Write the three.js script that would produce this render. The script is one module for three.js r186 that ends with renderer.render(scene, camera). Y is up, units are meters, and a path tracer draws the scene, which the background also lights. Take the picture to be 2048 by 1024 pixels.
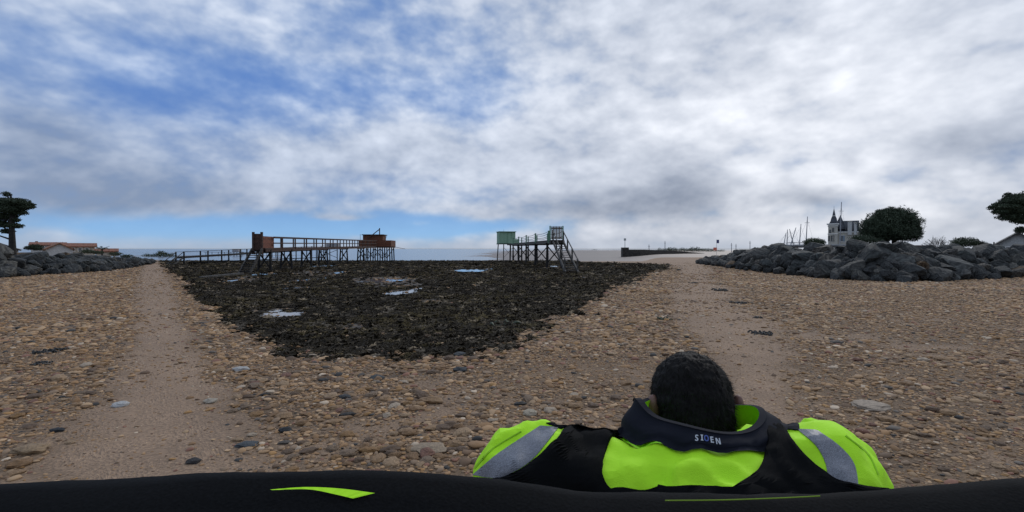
import * as THREE from 'three';
import { mergeGeometries, mergeVertices, toCreasedNormals } from 'three/addons/utils/BufferGeometryUtils.js';
import { MarchingCubes } from 'three/addons/objects/MarchingCubes.js';
import { FontLoader } from 'three/addons/loaders/FontLoader.js';
import { TextGeometry } from 'three/addons/geometries/TextGeometry.js';
import { ImprovedNoise } from 'three/addons/math/ImprovedNoise.js';

// ---------------------------------------------------------------- camera, sky, sun, exposure
const F = 1024, HY = 498, CH = 1.7;                 // focal length and horizon row in photo pixels (2048 x 1024), eye height in metres
const PITCH = -Math.atan((512 - HY) / F);
const scene = new THREE.Scene();
const camera = new THREE.PerspectiveCamera(2 * Math.atan(512 / F) * 180 / Math.PI, 2, 0.05, 20000);
camera.position.set(0, CH, 0); camera.rotation.x = PITCH;
const renderer = new THREE.WebGLRenderer({ antialias: true });
renderer.toneMapping = THREE.LinearToneMapping;
renderer.toneMappingExposure = 1.0;
renderer.shadowMap.enabled = true;
renderer.outputColorSpace = THREE.SRGBColorSpace;

const noise = new ImprovedNoise();
const fbm = (x, y, z, o = 5, g = 0.5) => { let s = 0, a = 1, n = 0; for (let i = 0; i < o; i++) { s += a * noise.noise(x, y, z); n += a; a *= g; x = x * 2.03 + 7.1; y = y * 2.03 + 3.7; z = z * 2.03 + 1.3; } return s / n; };
let seed = 12345;
const rnd = () => { seed = (seed * 1664525 + 1013904223) >>> 0; return seed / 4294967296; };
const rr = (a, b) => a + (b - a) * rnd();
const clamp = (v, a = 0, b = 1) => Math.min(b, Math.max(a, v));
const sm = (a, b, v) => { const t = clamp((v - a) / (b - a)); return t * t * (3 - 2 * t); };
const mix = (a, b, t) => a + (b - a) * t;
const lin = v => { v /= 255; return v <= 0.04045 ? v / 12.92 : Math.pow((v + 0.055) / 1.055, 2.4); };
const rgb = (r, g, b) => new THREE.Color().setRGB(lin(r), lin(g), lin(b));
const V = (x, y, z) => new THREE.Vector3(x, y, z);

function ray(px, py) {
  const a = (px - 1024) / F, b = -(py - 512) / F, c = Math.cos(PITCH), s = Math.sin(PITCH);
  return V(a, b * c + s, b * s - c);
}
function at(px, py, D) { const d = ray(px, py); return V(0, CH, 0).addScaledVector(d, D / -d.z); }     // a point at depth D
function gp(px, py, level = 0) { const d = ray(px, py); return V(0, CH, 0).addScaledVector(d, (level - CH) / d.y); } // a point on the ground
function pix(x, y, z) { const dy = y - CH, c = Math.cos(PITCH), s = Math.sin(PITCH);
  const yy = dy * c + z * s, zz = -dy * s + z * c; return [1024 + F * x / -zz, 512 - F * yy / -zz]; }

{ // sky: air and clouds only, computed by direction
  const SW = 3072, SH = 1536, data = new Float32Array(SW * SH * 4);
  const ae = (px, py) => { const d = ray(px, py).normalize(); return [Math.atan2(d.x, -d.z), Math.asin(d.y)]; };
  // where the cloud deck is torn open: centre pixel, half sizes in radians, strength
  const holes = [[640, 175, .42, .045, .55], [380, 200, .2, .06, .3], [960, 245, .06, .06, .42], [1010, 150, .2, .05, .2], [600, 452, .34, .022, .85], [300, 455, .12, .022, .4], [830, 455, .16, .02, .8], [560, 250, .2, .03, .25], [700, 60, .5, .06, .22], [860, 400, .25, .02, .25]]
    .map(([x, y, a, b, k]) => [...ae(x, y), a, b, k]);
  const lumps = [[700, 438, .07, .008, .9], [845, 447, .035, .007, .6], [820, 452, .03, .006, .5], [430, 430, .2, .02, .3], [760, 300, .3, .05, .25]].map(([x, y, a, b, k]) => [...ae(x, y), a, b, k]);
  const greys = [[1890, 290, .05, .035, .5], [1370, 370, .07, .05, .55], [1600, 405, .06, .022, .6], [1250, 350, .1, .05, .3], [60, 290, .1, .05, .45], [1180, 410, .25, .03, .5], [200, 400, .2, .03, .3], [2030, 260, .06, .06, .35], [300, 370, .2, .03, .25], [1705, 320, .02, .02, .3]].map(([x, y, a, b, k]) => [...ae(x, y), a, b, k]);
  const bump = (list, az, el) => { let s = 0; for (const [a, e, sa, se, k] of list) { const u = (az - a) / sa, v = (el - e) / se, q = u * u + v * v; if (q < 9) s += k * Math.exp(-q); } return s; };
  const [sunAz, sunEl] = ae(1610, 290);
  for (let j = 0; j < SH; j++) {
    const lat = ((j + .5) / SH - .5) * Math.PI;
    for (let i = 0; i < SW; i++) {
      const o = (j * SW + i) * 4, th = ((i + .5) / SW - .5) * 2 * Math.PI;
      if (lat < -0.01) { data[o] = .22; data[o + 1] = .21; data[o + 2] = .2; data[o + 3] = 1; continue; }
      const el = Math.max(lat, 0), dx = Math.cos(lat) * Math.cos(th), dz = Math.cos(lat) * Math.sin(th), dy = Math.sin(el);
      let az = Math.atan2(dx, -dz);
      const k = 1 / (dy + .2), cx = dx * k, cz = dz * k;
      const w1 = noise.noise(cx * .6, 4.2, cz * .6) * .5;
      const big = fbm(cx * .6 + w1, 1.7, cz * .6 - w1, 4), mid = fbm(cx * 1.7 + 5 + w1, 9.3, cz * 1.7 + w1, 6, .5), wisp = fbm(cx * 4.2 + w1 * 2, 20.1, cz * 4.2, 5, .5);
      const midA = fbm(az * 4.2 + 2, el * 8.5, 6.1 + w1, 6, .52), wispA = fbm(az * 15 + w1, el * 27 + w1, 1.9, 6, .6);
      const soft = fbm(az * 8 + w1, el * 17, 3.3, 6, .56);
      const hw = fbm(az * 5 + 9, el * 14, 8.8, 4) * .5;
      const h = bump(holes, az + hw * .12, el + hw * .05), l = bump(lumps, az + hw * .04, el + hw * .012), g = bump(greys, az + hw * .1, el + hw * .06);
      const sunD = Math.hypot((az - sunAz) * Math.cos(el), (el - sunEl) * 1.4);
      const side = sm(-.35, .35, az) * (1 - sm(2.2, 3.0, Math.abs(az)));       // the deck is closed on the sun's side
      const low = sm(.16, 0, el);
      let cov = .88 + .3 * side + .34 * big + .22 * mid + .38 * midA + .5 * soft + .42 * wispA - h * (.78 + .5 * low) + l;
      let dens = .14 + .86 * sm(.05, 1.08, cov);
      // clear air
      let R = mix(88, 140, low), G = mix(130, 190, low), B = mix(200, 236, low);
      // cloud: thick parts grey, thin parts and the part near the sun white
      const glow = Math.exp(-sunD * sunD / .075), halo = Math.exp(-sunD * sunD / .55);
      let t = .58 + .14 * mid + .32 * midA + .36 * wispA + .36 * soft + .2 * glow + .2 * halo - .8 * g - .14 * low * (1 - .4 * glow) + .1 * sm(.4, .9, el);
      t = clamp(t, 0, 1.15);
      const cool = 1 - .75 * halo - .3 * low;
      let cr = mix(134, 242, t) - 16 * cool, cg = mix(143, 244, t) - 7 * cool, cb = mix(160, 250, t) + 6 * cool;
      R = mix(R, cr, dens); G = mix(G, cg, dens); B = mix(B, cb, dens);
      const hz = sm(.035, 0, el) * .5; R = mix(R, 172, hz); G = mix(G, 182, hz); B = mix(B, 198, hz);
      data[o] = lin(clamp(R, 0, 258)); data[o + 1] = lin(clamp(G, 0, 258)); data[o + 2] = lin(clamp(B, 0, 260)); data[o + 3] = 1;
    }
  }
  const sky = new THREE.DataTexture(data, SW, SH, THREE.RGBAFormat, THREE.FloatType);
  sky.mapping = THREE.EquirectangularReflectionMapping; sky.colorSpace = THREE.LinearSRGBColorSpace;
  sky.magFilter = THREE.LinearFilter; sky.minFilter = THREE.LinearFilter; sky.needsUpdate = true;
  scene.background = sky; scene.environment = sky;
}
const sun = new THREE.DirectionalLight(new THREE.Color(1, .96, .9), 0.8);
sun.position.set(Math.sin(.52) * 60, 42, -Math.cos(.52) * 60); sun.target.position.set(0, 0, 0);
sun.castShadow = true; sun.shadow.radius = 30; sun.shadow.mapSize.set(2048, 2048);
Object.assign(sun.shadow.camera, { left: -80, right: 80, top: 80, bottom: -80, near: 1, far: 300 });
scene.add(sun, sun.target);

// ---------------------------------------------------------------- helpers
const used = {};
function numbered(n) { used[n] = (used[n] ?? -1) + 1; return used[n] ? `${n}_${String(used[n]).padStart(3, '0')}` : n; }
function shade(o) { o.traverse(m => { if (m.isMesh) { m.castShadow = m.receiveShadow = true; } }); return o; }
function thing(name, label, category, pos = [0, 0, 0], turn = 0, group) {
  const o = new THREE.Group(); o.name = numbered(name); o.position.set(...pos); o.rotation.y = turn;
  o.userData = { label, category }; if (group) o.userData.group = group; scene.add(o); return o;
}
function part(name, geo, mat, parent) { const m = new THREE.Mesh(geo, mat); m.name = name; m.castShadow = m.receiveShadow = true; parent.add(m); return m; }
function single(name, label, category, geo, mat, group) { const m = part(numbered(name), geo, mat, scene); m.userData = { label, category }; if (group) m.userData.group = group; return m; }
function struct(name, geo, mat) { const m = part(numbered(name), geo, mat, scene); m.userData = { kind: 'structure' }; return m; }
function sub(name, parent) { const g = new THREE.Group(); g.name = name; parent.add(g); return g; }
function beam(a, b, w, h = w) { // a squared timber between two points
  const d = b.clone().sub(a), L = d.length(), g = new THREE.BoxGeometry(w, h, L);
  const m = new THREE.Matrix4().lookAt(b, a, Math.abs(d.y / L) > .98 ? V(0, 0, 1) : V(0, 1, 0)); g.applyMatrix4(m);
  const c = a.clone().add(b).multiplyScalar(.5); return g.translate(c.x, c.y, c.z);
}
function pole(a, b, r0, r1 = r0, n = 8) {
  const d = b.clone().sub(a), g = new THREE.CylinderGeometry(r1, r0, d.length(), n);
  g.applyQuaternion(new THREE.Quaternion().setFromUnitVectors(V(0, 1, 0), d.clone().normalize()));
  const c = a.clone().add(b).multiplyScalar(.5); return g.translate(c.x, c.y, c.z);
}
const box = (w, h, d, x = 0, y = 0, z = 0) => new THREE.BoxGeometry(w, h, d).translate(x, y, z);
function noiseTex(n, f, lo, hi, oct = 5, rep = 1, srgb = true, tint = [1, 1, 1]) { // tiling-ish grain
  const d = new Uint8Array(n * n * 4);
  for (let y = 0; y < n; y++) for (let x = 0; x < n; x++) {
    const a = x / n * 2 * Math.PI, b = y / n * 2 * Math.PI, q = f / (2 * Math.PI);
    const v = clamp(.5 + .9 * fbm(Math.cos(a) * q + 3, Math.sin(a) * q + Math.cos(b) * q * .83, Math.sin(b) * q + 9, oct, .6));
    const s = mix(lo, hi, v), o = (y * n + x) * 4;
    d[o] = s * tint[0]; d[o + 1] = s * tint[1]; d[o + 2] = s * tint[2]; d[o + 3] = 255;
  }
  const t = new THREE.DataTexture(d, n, n); t.wrapS = t.wrapT = THREE.RepeatWrapping; t.repeat.set(rep, rep);
  t.magFilter = THREE.LinearFilter; if (srgb) t.colorSpace = THREE.SRGBColorSpace; t.needsUpdate = true; return t;
}
const grain = noiseTex(512, 40, 150, 255, 5), grainB = noiseTex(512, 40, 0, 255, 5, 1, false), coarse = noiseTex(256, 8, 90, 255, 6), coarseB = noiseTex(256, 10, 0, 255, 6, 1, false);
function mat(color, rough = .9, extra = {}) { return new THREE.MeshStandardMaterial({ color, roughness: rough, side: THREE.DoubleSide, ...extra }); }
const woodMat = (c, k = 1) => mat(c, .85, { map: coarse, bumpMap: coarseB, bumpScale: .006 });
function boxUV(g, s = 1) { // uv in metres by the face's main axis
  const n = g.index ? g.toNonIndexed() : g; const p = n.attributes.position, uv = new Float32Array(p.count * 2), a = V(), b = V(), c = V();
  for (let i = 0; i < p.count; i += 3) {
    a.fromBufferAttribute(p, i); b.fromBufferAttribute(p, i + 1); c.fromBufferAttribute(p, i + 2);
    const m = b.clone().sub(a).cross(c.clone().sub(a)), ax = Math.abs(m.x), ay = Math.abs(m.y), az = Math.abs(m.z);
    [a, b, c].forEach((q, k) => { const [u, v] = ax > ay && ax > az ? [q.z, q.y] : ay > az ? [q.x, q.z] : [q.x, q.y]; uv[(i + k) * 2] = u * s; uv[(i + k) * 2 + 1] = v * s; });
  }
  n.setAttribute('uv', new THREE.BufferAttribute(uv, 2)); return n;
}
const merged = (list, s = 1) => boxUV(mergeGeometries(list.map(g => { const n = g.index ? g.toNonIndexed() : g; for (const k of Object.keys(n.attributes)) if (!['position', 'normal'].includes(k)) n.deleteAttribute(k); return n; })), s);

// ---------------------------------------------------------------- where the sand, the pebbles and the weed lie
const curve = pts => v => { // piecewise linear in the first number
  if (v <= pts[0][0]) return pts[0][1]; for (let i = 1; i < pts.length; i++) if (v <= pts[i][0]) return mix(pts[i - 1][1], pts[i][1], (v - pts[i - 1][0]) / (pts[i][0] - pts[i - 1][0])); return pts[pts.length - 1][1];
};
const weedEdge = curve([[322, 529], [345, 545], [400, 588], [450, 632], [520, 672], [590, 705], [660, 712], [760, 702], [840, 706], [910, 695], [985, 682], [1060, 652], [1130, 622], [1220, 582], [1290, 552], [1335, 536], [1345, 527]]);
const pathL = curve([[528, 303], [560, 306], [600, 312], [700, 330], [800, 335], [880, 330], [1000, 330]]), pathLw = curve([[528, 14], [560, 34], [600, 48], [650, 52], [700, 62], [800, 105], [880, 190], [1000, 260]]);
const pathR = curve([[528, 1385], [580, 1400], [640, 1450], [700, 1490], [800, 1520], [1000, 1560]]), pathRw = curve([[528, 26], [580, 60], [640, 90], [700, 75], [800, 60], [1000, 50]]);
const mudPatches = [[775, 562, 100, 16], [560, 622, 90, 14], [640, 545, 90, 9], [940, 541, 70, 7], [480, 556, 60, 9], [860, 600, 60, 8], [1120, 536, 60, 6], [700, 650, 60, 12]];
function bareMud(x, z) { const [px, py] = pix(x, 0, z); let v = 0; for (const [a, b, u, w] of mudPatches) v = Math.max(v, 1 - Math.hypot((px - a) / u, (py - b) / w)); return sm(.05, .45, v + .5 * fbm(x * .5, 8.1, z * .5, 4)); }
function zone(x, z) { // what the ground is made of at a place: weed (0..1), sand (0..1)
  const [px, py] = pix(x, 0, Math.min(z, -.5)), D = -z;
  const n1 = fbm(x * .35, 2.2, z * .35, 4), n2 = fbm(x * 1.7, 5.5, z * 1.7, 4);
  let weed = 0, sand = 0;
  if (D > 2) {
    const e = weedEdge(px) + 34 * fbm(x * .13, 6.6, z * .13, 3) * Math.min(1, 12 / D) + (n1 * 44 + n2 * 50) * Math.min(1.2, 11 / D), soft = Math.max(6, 260 / D);
    weed = sm(e + soft, e - soft, py) * sm(318, 326, px) * (px > 1345 ? 0 : 1);
    if (px > 1150 && py < curve([[1150, 524], [1250, 526], [1345, 529]])(px)) weed = 0;
    sand = sm(1.65, .55, Math.abs(px - pathL(py)) / pathLw(py) + n2 * .7 + n1 * .5) * .98;
    sand = Math.max(sand, sm(1.7, .5, Math.abs(px - pathR(py)) / pathRw(py) + n2 * .8 + n1 * .9) * .95);
    if (py < 531) sand = Math.max(sand, px > 1180 ? 1 : .4);
    sand = Math.max(sand, sm(.05, .4, n1 + n2 * .5) * .7 * sm(560, 680, py));
  }
  return [weed, clamp(sand * (1 - weed))];
}
// the bank lines along the foot of the rock armour (from the camera outward is the back of each bank)
const toeR = [[1396, 527], [1425, 531], [1470, 537], [1525, 545], [1600, 551], [1680, 559], [1800, 564], [1900, 561], [2048, 555], [2200, 552]].map(([x, y]) => gp(x, y));
const toeL = [[-190, 556], [-80, 557], [0, 556], [60, 551], [130, 547], [200, 543], [250, 536], [285, 530], [306, 526]].map(([x, y]) => gp(x, y));
const ground = (x, z) => {
  const D = -z, [w] = D > 2 && D < 140 ? zone(x, z) : [0];
  let y = .05 * fbm(x * .25, 7.7, z * .25, 3) * sm(3, 9, D) + .012 * fbm(x * 2.1, 3.3, z * 2.1, 3);
  y += w * (-.05 + .09 * fbm(x * .5, 1.1, z * .5, 4));
  if (D > 60) { const px = 1024 + F * x / D; const keep = sm(1275, 1330, px); y -= sm(66, 95, D) * .5 * (1 - keep); }
  return y;
};
{ // the ground: one sheet, finer near the camera
  const rows = [], cols = 420; let D = -3; while (D < 105) { rows.push(D); D += D < 2 ? .5 : Math.max(.035, D * .0085); }
  const pos = [], col = [], uv = [], idx = [], c = new THREE.Color();
  rows.forEach(D => { for (let i = 0; i <= cols; i++) {
    const u = i / cols * 2 - 1, x = u * (Math.abs(D) * 1.35 + 5), z = -D, y = ground(x, z), [w, s] = zone(x, z);
    pos.push(x, y, z); uv.push(x, z);
    const n = fbm(x * .8, 4.4, z * .8, 4), n3 = fbm(x * 4, 1.4, z * 4, 3), grey = D > 4 ? bareMud(x, z) : 0;
    const g = [.27, .172, .095].map(v => v * (1 + n * .5 + n3 * .4)), sd = [.49, .322, .2].map(v => v * (1 + n * .22 + n3 * .14)), wd = [mix(.034, .14, grey), mix(.026, .115, grey), mix(.016, .09, grey)].map(v => v * (1 + n * .6 + n3 * .6));
    for (let k = 0; k < 3; k++) col.push(mix(mix(g[k], sd[k], s), wd[k], w));
  } });
  for (let r = 0; r < rows.length - 1; r++) for (let i = 0; i < cols; i++) { const a = r * (cols + 1) + i, b = a + cols + 1; idx.push(a, a + 1, b, b, a + 1, b + 1); }
  const g = new THREE.BufferGeometry(); g.setAttribute('position', new THREE.Float32BufferAttribute(pos, 3)); g.setAttribute('color', new THREE.Float32BufferAttribute(col, 3)); g.setAttribute('uv', new THREE.Float32BufferAttribute(uv, 2)); g.setIndex(idx); g.computeVertexNormals();
  struct('beach_ground', g, mat(0xffffff, .92, { vertexColors: true, map: grain, bumpMap: grainB, bumpScale: .018 }));
}
{ // tidal flat and sea
  const sea = new THREE.PlaneGeometry(30000, 15000, 1, 1).rotateX(-Math.PI / 2).translate(0, -.52, -7560);
  const st = noiseTex(256, 14, 0, 255, 5, 1, false); st.repeat.set(1500, 1200);
  struct('sea', sea, new THREE.MeshPhysicalMaterial({ color: new THREE.Color(.07, .075, .08), roughness: .16, bumpMap: st, bumpScale: .03, side: THREE.DoubleSide }));
  const pos = [], col = [], idx = [], uv = [], rows = []; let D = 60; while (D < 1100) { rows.push(D); D *= 1.012; } const cols = 260;
  rows.forEach(D => { for (let i = 0; i <= cols; i++) {
    const x = (i / cols * 2 - 1) * D * 1.3, z = -D, px = 1024 + F * x / D;
    const b = fbm(x * .006, 2.6, z * .022, 5), s = fbm(x * .05, 6.1, z * .13, 4), right = sm(900, 1080, px);
    const y = -.54 + .1 * b + .02 * s + .075 * right - .015 * (1 - right) - sm(420, 900, D) * .06 + sm(1225, 1330, px) * .75 * sm(80, 130, D) * sm(420, 250, D);
    pos.push(x, y, z); uv.push(x * .3, z * .3);
    const sandy = sm(1240, 1300, px); const k = 1 + .3 * b + .25 * s;
    col.push(mix(.25, .36, sandy) * k, mix(.19, .26, sandy) * k, mix(.15, .185, sandy) * k);
  } });
  for (let r = 0; r < rows.length - 1; r++) for (let i = 0; i < cols; i++) { const a = r * (cols + 1) + i, b = a + cols + 1; idx.push(a, a + 1, b, b, a + 1, b + 1); }
  const g = new THREE.BufferGeometry(); g.setAttribute('position', new THREE.Float32BufferAttribute(pos, 3)); g.setAttribute('color', new THREE.Float32BufferAttribute(col, 3)); g.setAttribute('uv', new THREE.Float32BufferAttribute(uv, 2)); g.setIndex(idx); g.computeVertexNormals();
  struct('tidal_flat', g, mat(0xffffff, .5, { vertexColors: true, map: grain }));
}
// banks behind the rock armour, raised ground that carries the houses and trees
function bank(toe, backs, hTop, run) {
  const P = toe, N = P.map((p, i) => { const a = P[Math.max(0, i - 1)], b = P[Math.min(P.length - 1, i + 1)], t = b.clone().sub(a).setY(0).normalize(); return V(-t.z, 0, t.x).multiplyScalar(backs); });
  return { P, N, hTop, run };
}
const bankR = bank(toeR, 1, i => [.3, 1.1, 1.45, 1.5, 1.5, 1.5, 1.54, 1.54, 1.5, 1.5][i], 2.5);
const bankL = bank(toeL, 1, i => [1.35, 1.35, 1.33, 1.26, 1.1, .98, .78, .38, .05][i], 2.4);
for (const B of [bankR, bankL]) B.N.forEach((n, i) => { if (n.dot(B.P[i].clone().setY(0)) < 0) n.negate(); });
function bankAt(B, s) { const i = Math.min(B.P.length - 2, Math.floor(s)), f = s - i; return { p: B.P[i].clone().lerp(B.P[i + 1], f), n: B.N[i].clone().lerp(B.N[i + 1], f).normalize(), h: mix(B.hTop(i), B.hTop(i + 1), f) }; }
for (const [B, far] of [[bankR, [V(330, 0, -330), V(30, 0, -330)]], [bankL, [V(-330, 0, -330), V(-120, 0, -190)]]]) {
  const pos = [], uv = [], idx = [], M = 60;
  for (let k = 0; k <= M; k++) { const q = bankAt(B, k / M * (B.P.length - 1) - 1e-6 * (k === M)); const f = k / M;
    const back = B === bankR ? V(mix(146, 190, f), 0, mix(-330, -80, f)) : V(mix(-190, -152, f), 0, mix(-80, -196, f));
    [[-.4, -.15], [.4, -.02], [B.run, q.h - .55], [B.run + 1.6, q.h - (B === bankL ? .62 : .3)], [B.run + 6, q.h - (B === bankL ? .7 : .2)]].forEach(([o, y]) => pos.push(q.p.x + q.n.x * o, y, q.p.z + q.n.z * o));
    pos.push(back.x, B === bankR ? 1.45 : q.h - .7, back.z);
    for (let j = 0; j < 6; j++) uv.push(k * .7, j * 1.2);
  }
  for (let k = 0; k < M; k++) for (let j = 0; j < 5; j++) { const a = k * 6 + j, b = a + 6; idx.push(a, a + 1, b, b, a + 1, b + 1); }
  const g = new THREE.BufferGeometry(); g.setAttribute('position', new THREE.Float32BufferAttribute(pos, 3)); g.setAttribute('uv', new THREE.Float32BufferAttribute(uv, 2)); g.setIndex(idx); g.computeVertexNormals();
  struct('embankment', g, mat(new THREE.Color(.045, .043, .034), .95, { map: coarse, bumpMap: coarseB, bumpScale: .05 }));
}

// ---------------------------------------------------------------- the rock armour
function boulderGeo(seedN, detail = 6, sharp = .9) {
  let s = seedN * 7919 + 13; const r = () => { s = (s * 1664525 + 1013904223) >>> 0; return s / 4294967296; };
  const planes = []; for (let i = 0; i < 22; i++) { const u = r() * 2 - 1, t = r() * 6.283, q = Math.sqrt(1 - u * u); planes.push([V(q * Math.cos(t), u, q * Math.sin(t)), (.5 + r() * .24)]); }
  const g = mergeVertices(new THREE.IcosahedronGeometry(1, detail).deleteAttribute('normal').deleteAttribute('uv')), p = g.attributes.position, v = V();
  for (let i = 0; i < p.count; i++) {
    v.fromBufferAttribute(p, i).normalize(); let R = 1; for (const [n, d] of planes) { const c = n.dot(v); if (c > .05) R = Math.min(R, d / c); }
    R *= 1 + .05 * fbm(v.x * 2.2 + seedN, v.y * 2.2, v.z * 2.2, 3) + .05 * fbm(v.x * 7, v.y * 7 + seedN, v.z * 7, 3); v.multiplyScalar(R * .82); p.setXYZ(i, v.x, v.y, v.z);
  }
  return toCreasedNormals(boxUV(g, .8), .33);
}
const rockGeos = Array.from({ length: 14 }, (_, i) => boulderGeo(i + 1, 5));
const rockTex = noiseTex(512, 9, 40, 255, 8);
const rockMats = [[.1, .104, .095], [.08, .085, .08], [.125, .122, .105], [.07, .078, .07], [.19, .18, .15], [.1, .112, .105], [.055, .06, .055], [.145, .152, .138], [.078, .074, .062]].map(c => mat(new THREE.Color(...c), .82, { map: rockTex, bumpMap: coarseB, bumpScale: .05 }));
const paleRock = mat(new THREE.Color(.23, .2, .16), .85, { map: rockTex, bumpMap: coarseB, bumpScale: .05 }), ochreRock = mat(new THREE.Color(.27, .17, .085), .9, { map: rockTex, bumpMap: coarseB, bumpScale: .05 });
function armour(B, spacing, rowsN, label, group, smallLabel) {
  let total = 0; for (let i = 0; i < B.P.length - 1; i++) total += B.P[i].distanceTo(B.P[i + 1]);
  for (let r = 0; r < rowsN; r++) {
    let d = (r % 2) * spacing * .5;
    while (d < total) {
      let q = d, i = 0; while (i < B.P.length - 2 && q > B.P[i].distanceTo(B.P[i + 1])) { q -= B.P[i].distanceTo(B.P[i + 1]); i++; }
      const b = bankAt(B, i + clamp(q / B.P[i].distanceTo(B.P[i + 1]), 0, .999)), f = r / (rowsN - 1), size = rr(.6, 1.3) * (b.h < 1.2 ? .8 : 1) * (r === 0 ? .82 : 1);
      const off = f * B.run + rr(-.2, .2) + .15, y = f * (b.h - .22) + rr(-.08, .12) + .2;
      const row = r === 0 ? 'lowest row' : r === rowsN - 1 ? 'topmost row' : 'middle rows', lab = label.replace('in the rock', `in the ${row} of the rock`), grp = `${group}, ${row}`;
      const o = single('boulder', lab, 'boulder', rockGeos[Math.floor(rnd() * rockGeos.length)], rnd() < .035 ? ochreRock : rnd() < .05 ? paleRock : rockMats[Math.floor(rnd() * rockMats.length)], grp);
      if (o.material === ochreRock) { o.userData.label = lab.replace('dark grey', 'ochre brown'); o.userData.group = grp + ', ochre ones'; }
      if (o.material === paleRock) { o.userData.label = lab.replace('dark grey', 'pale stony'); o.userData.group = grp + ', pale ones'; }
      o.position.set(b.p.x + b.n.x * off, y, b.p.z + b.n.z * off); o.rotation.set(rr(-.5, .5), rr(0, 6.28), rr(-.5, .5)); o.scale.set(size * rr(1.0, 1.4), size * rr(.68, .95), size * rr(.9, 1.25));
      d += spacing * rr(.85, 1.15) * (size > 1.1 ? 1.1 : .95);
    }
  }
}
armour(bankR, 1.26, 5, 'dark grey angular boulder in the rock bank below the turreted mansion', 'boulders of the bank below the mansion');
armour(bankL, 1.36, 4, 'dark grey angular boulder in the rock bank below the tiled houses', 'boulders of the bank below the houses');

{ // rubble between and before the boulders
  const L = []; for (const B of [bankR, bankL]) for (let i = 0; i < 260; i++) { const b = bankAt(B, rnd() * (B.P.length - 1.001)), f = Math.pow(rnd(), 1.3), off = f * B.run - .35 + rr(-.2, .2); L.push([b.p.x + b.n.x * off, Math.max(.03, f * (b.h - .1)) + .06, b.p.z + b.n.z * off]); }
  const im = new THREE.InstancedMesh(rockGeos[3], rockMats[1], L.length), M = new THREE.Matrix4(), q = new THREE.Quaternion(), e = new THREE.Euler();
  L.forEach((p, i) => { const d = rr(.2, .55); q.setFromEuler(e.set(rr(0, 6), rr(0, 6), rr(0, 6))); M.compose(V(...p), q, V(d * rr(.9, 1.4), d * rr(.7, 1), d)); im.setMatrixAt(i, M); });
  im.name = 'rubble'; im.castShadow = im.receiveShadow = true; im.userData = { label: 'small broken rubble wedged between the bank boulders', category: 'rubble', kind: 'stuff' }; scene.add(im);
}

// ---------------------------------------------------------------- pebbles, stones, weed, puddles
function pebbleGeo(n, detail, amp = .16) {
  const g = mergeVertices(new THREE.IcosahedronGeometry(.5, detail).deleteAttribute('normal').deleteAttribute('uv')), p = g.attributes.position, v = V();
  for (let i = 0; i < p.count; i++) { v.fromBufferAttribute(p, i); const k = 1 + amp * 2 * noise.noise(v.x * 2.6 + n * 5, v.y * 2.6, v.z * 2.6 + n) + amp * noise.noise(v.x * 6 + n, v.y * 6 + 4, v.z * 6); v.multiplyScalar(k); if (n % 2) { v.x = Math.sign(v.x) * Math.min(Math.abs(v.x), .42); } v.y = Math.max(v.y, -.3); p.setXYZ(i, v.x, v.y, v.z); }
  g.computeVertexNormals(); return g;
}
const pebGeo = [0, 1, 2, 3, 4].map(i => pebbleGeo(i, 1)), stoneGeo = [0, 1, 2, 3, 4, 5].map(i => { const g = pebbleGeo(i + 7, 3, .2); g.deleteAttribute('normal'); const h = boxUV(g, 1); h.computeVertexNormals(); return toCreasedNormals(h, .9); });
const palette = [[0.360, 0.217, 0.107, 5.00, 'tan'], [0.289, 0.163, 0.073, 5.50, 'tan'], [0.426, 0.277, 0.152, 3.60, 'tan'], [0.246, 0.163, 0.098, 3.00, 'grey brown'], [0.158, 0.095, 0.052, 4.00, 'brown'], [0.317, 0.173, 0.064, 2.20, 'ochre'], [0.120, 0.097, 0.076, 0.54, 'dark grey'], [0.045, 0.040, 0.034, 0.33, 'black'], [0.513, 0.396, 0.276, 0.80, 'whitish'], [0.241, 0.114, 0.071, 1.00, 'reddish brown']];
const palTotal = palette.reduce((s, p) => s + p[3], 0);
const pick = () => { let t = rnd() * palTotal; for (const p of palette) { t -= p[3]; if (t <= 0) return p; } return palette[0]; };
const stones = [];
function scatter(Dmin, Dmax, perM2, med, spread, maxS) {
  const area = 1.12 * (Dmax * Dmax - Dmin * Dmin), n = Math.floor(area * perM2);
  for (let k = 0; k < n; k++) {
    const D = Math.sqrt(Dmin * Dmin + rnd() * (Dmax * Dmax - Dmin * Dmin)), x = (rnd() * 2 - 1) * D * 1.12, z = -D;
    const [w, s] = zone(x, z); let keep = (1 - s * .86) * (1 - w * mix(.95, .6, sm(.05, .3, fbm(x * .4, 3.9, z * .4, 3)))); if (D > 45) keep *= .6;
    const patch = .72 + .7 * fbm(x * .45 + 3, 9.9, z * .45, 3); if (rnd() > keep * patch * 1.25) continue;
    let d = med * Math.exp((rnd() + rnd() + rnd() - 1.5) * spread); if (d > maxS) d = maxS * rr(.5, 1); if (s > .5) d *= .7; d *= mix(.72, 1.3, sm(-.3, .3, fbm(x * .22, 4.6, z * .5, 3)));
    stones.push([x, z, d, pick()]);
  }
}
scatter(2.6, 9, 170, .044, .95, .2); scatter(2.6, 9, 620, .024, .5, .05);
scatter(9, 20, 185, .054, .85, .22); scatter(9, 20, 150, .038, .4, .06);
scatter(20, 36, 105, .08, .75, .26); scatter(36, 66, 24, .11, .6, .26);
stones.forEach(s => { const [px, py] = pix(s[0], 0, s[1]); s.push((px > 5 && px < 2043 && py < 955 && !(px > 930 && px < 1790 && py > 850) && !(px > 1290 && px < 1480 && py > 700)) ? s[2] / -s[1] : 0); });
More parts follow.
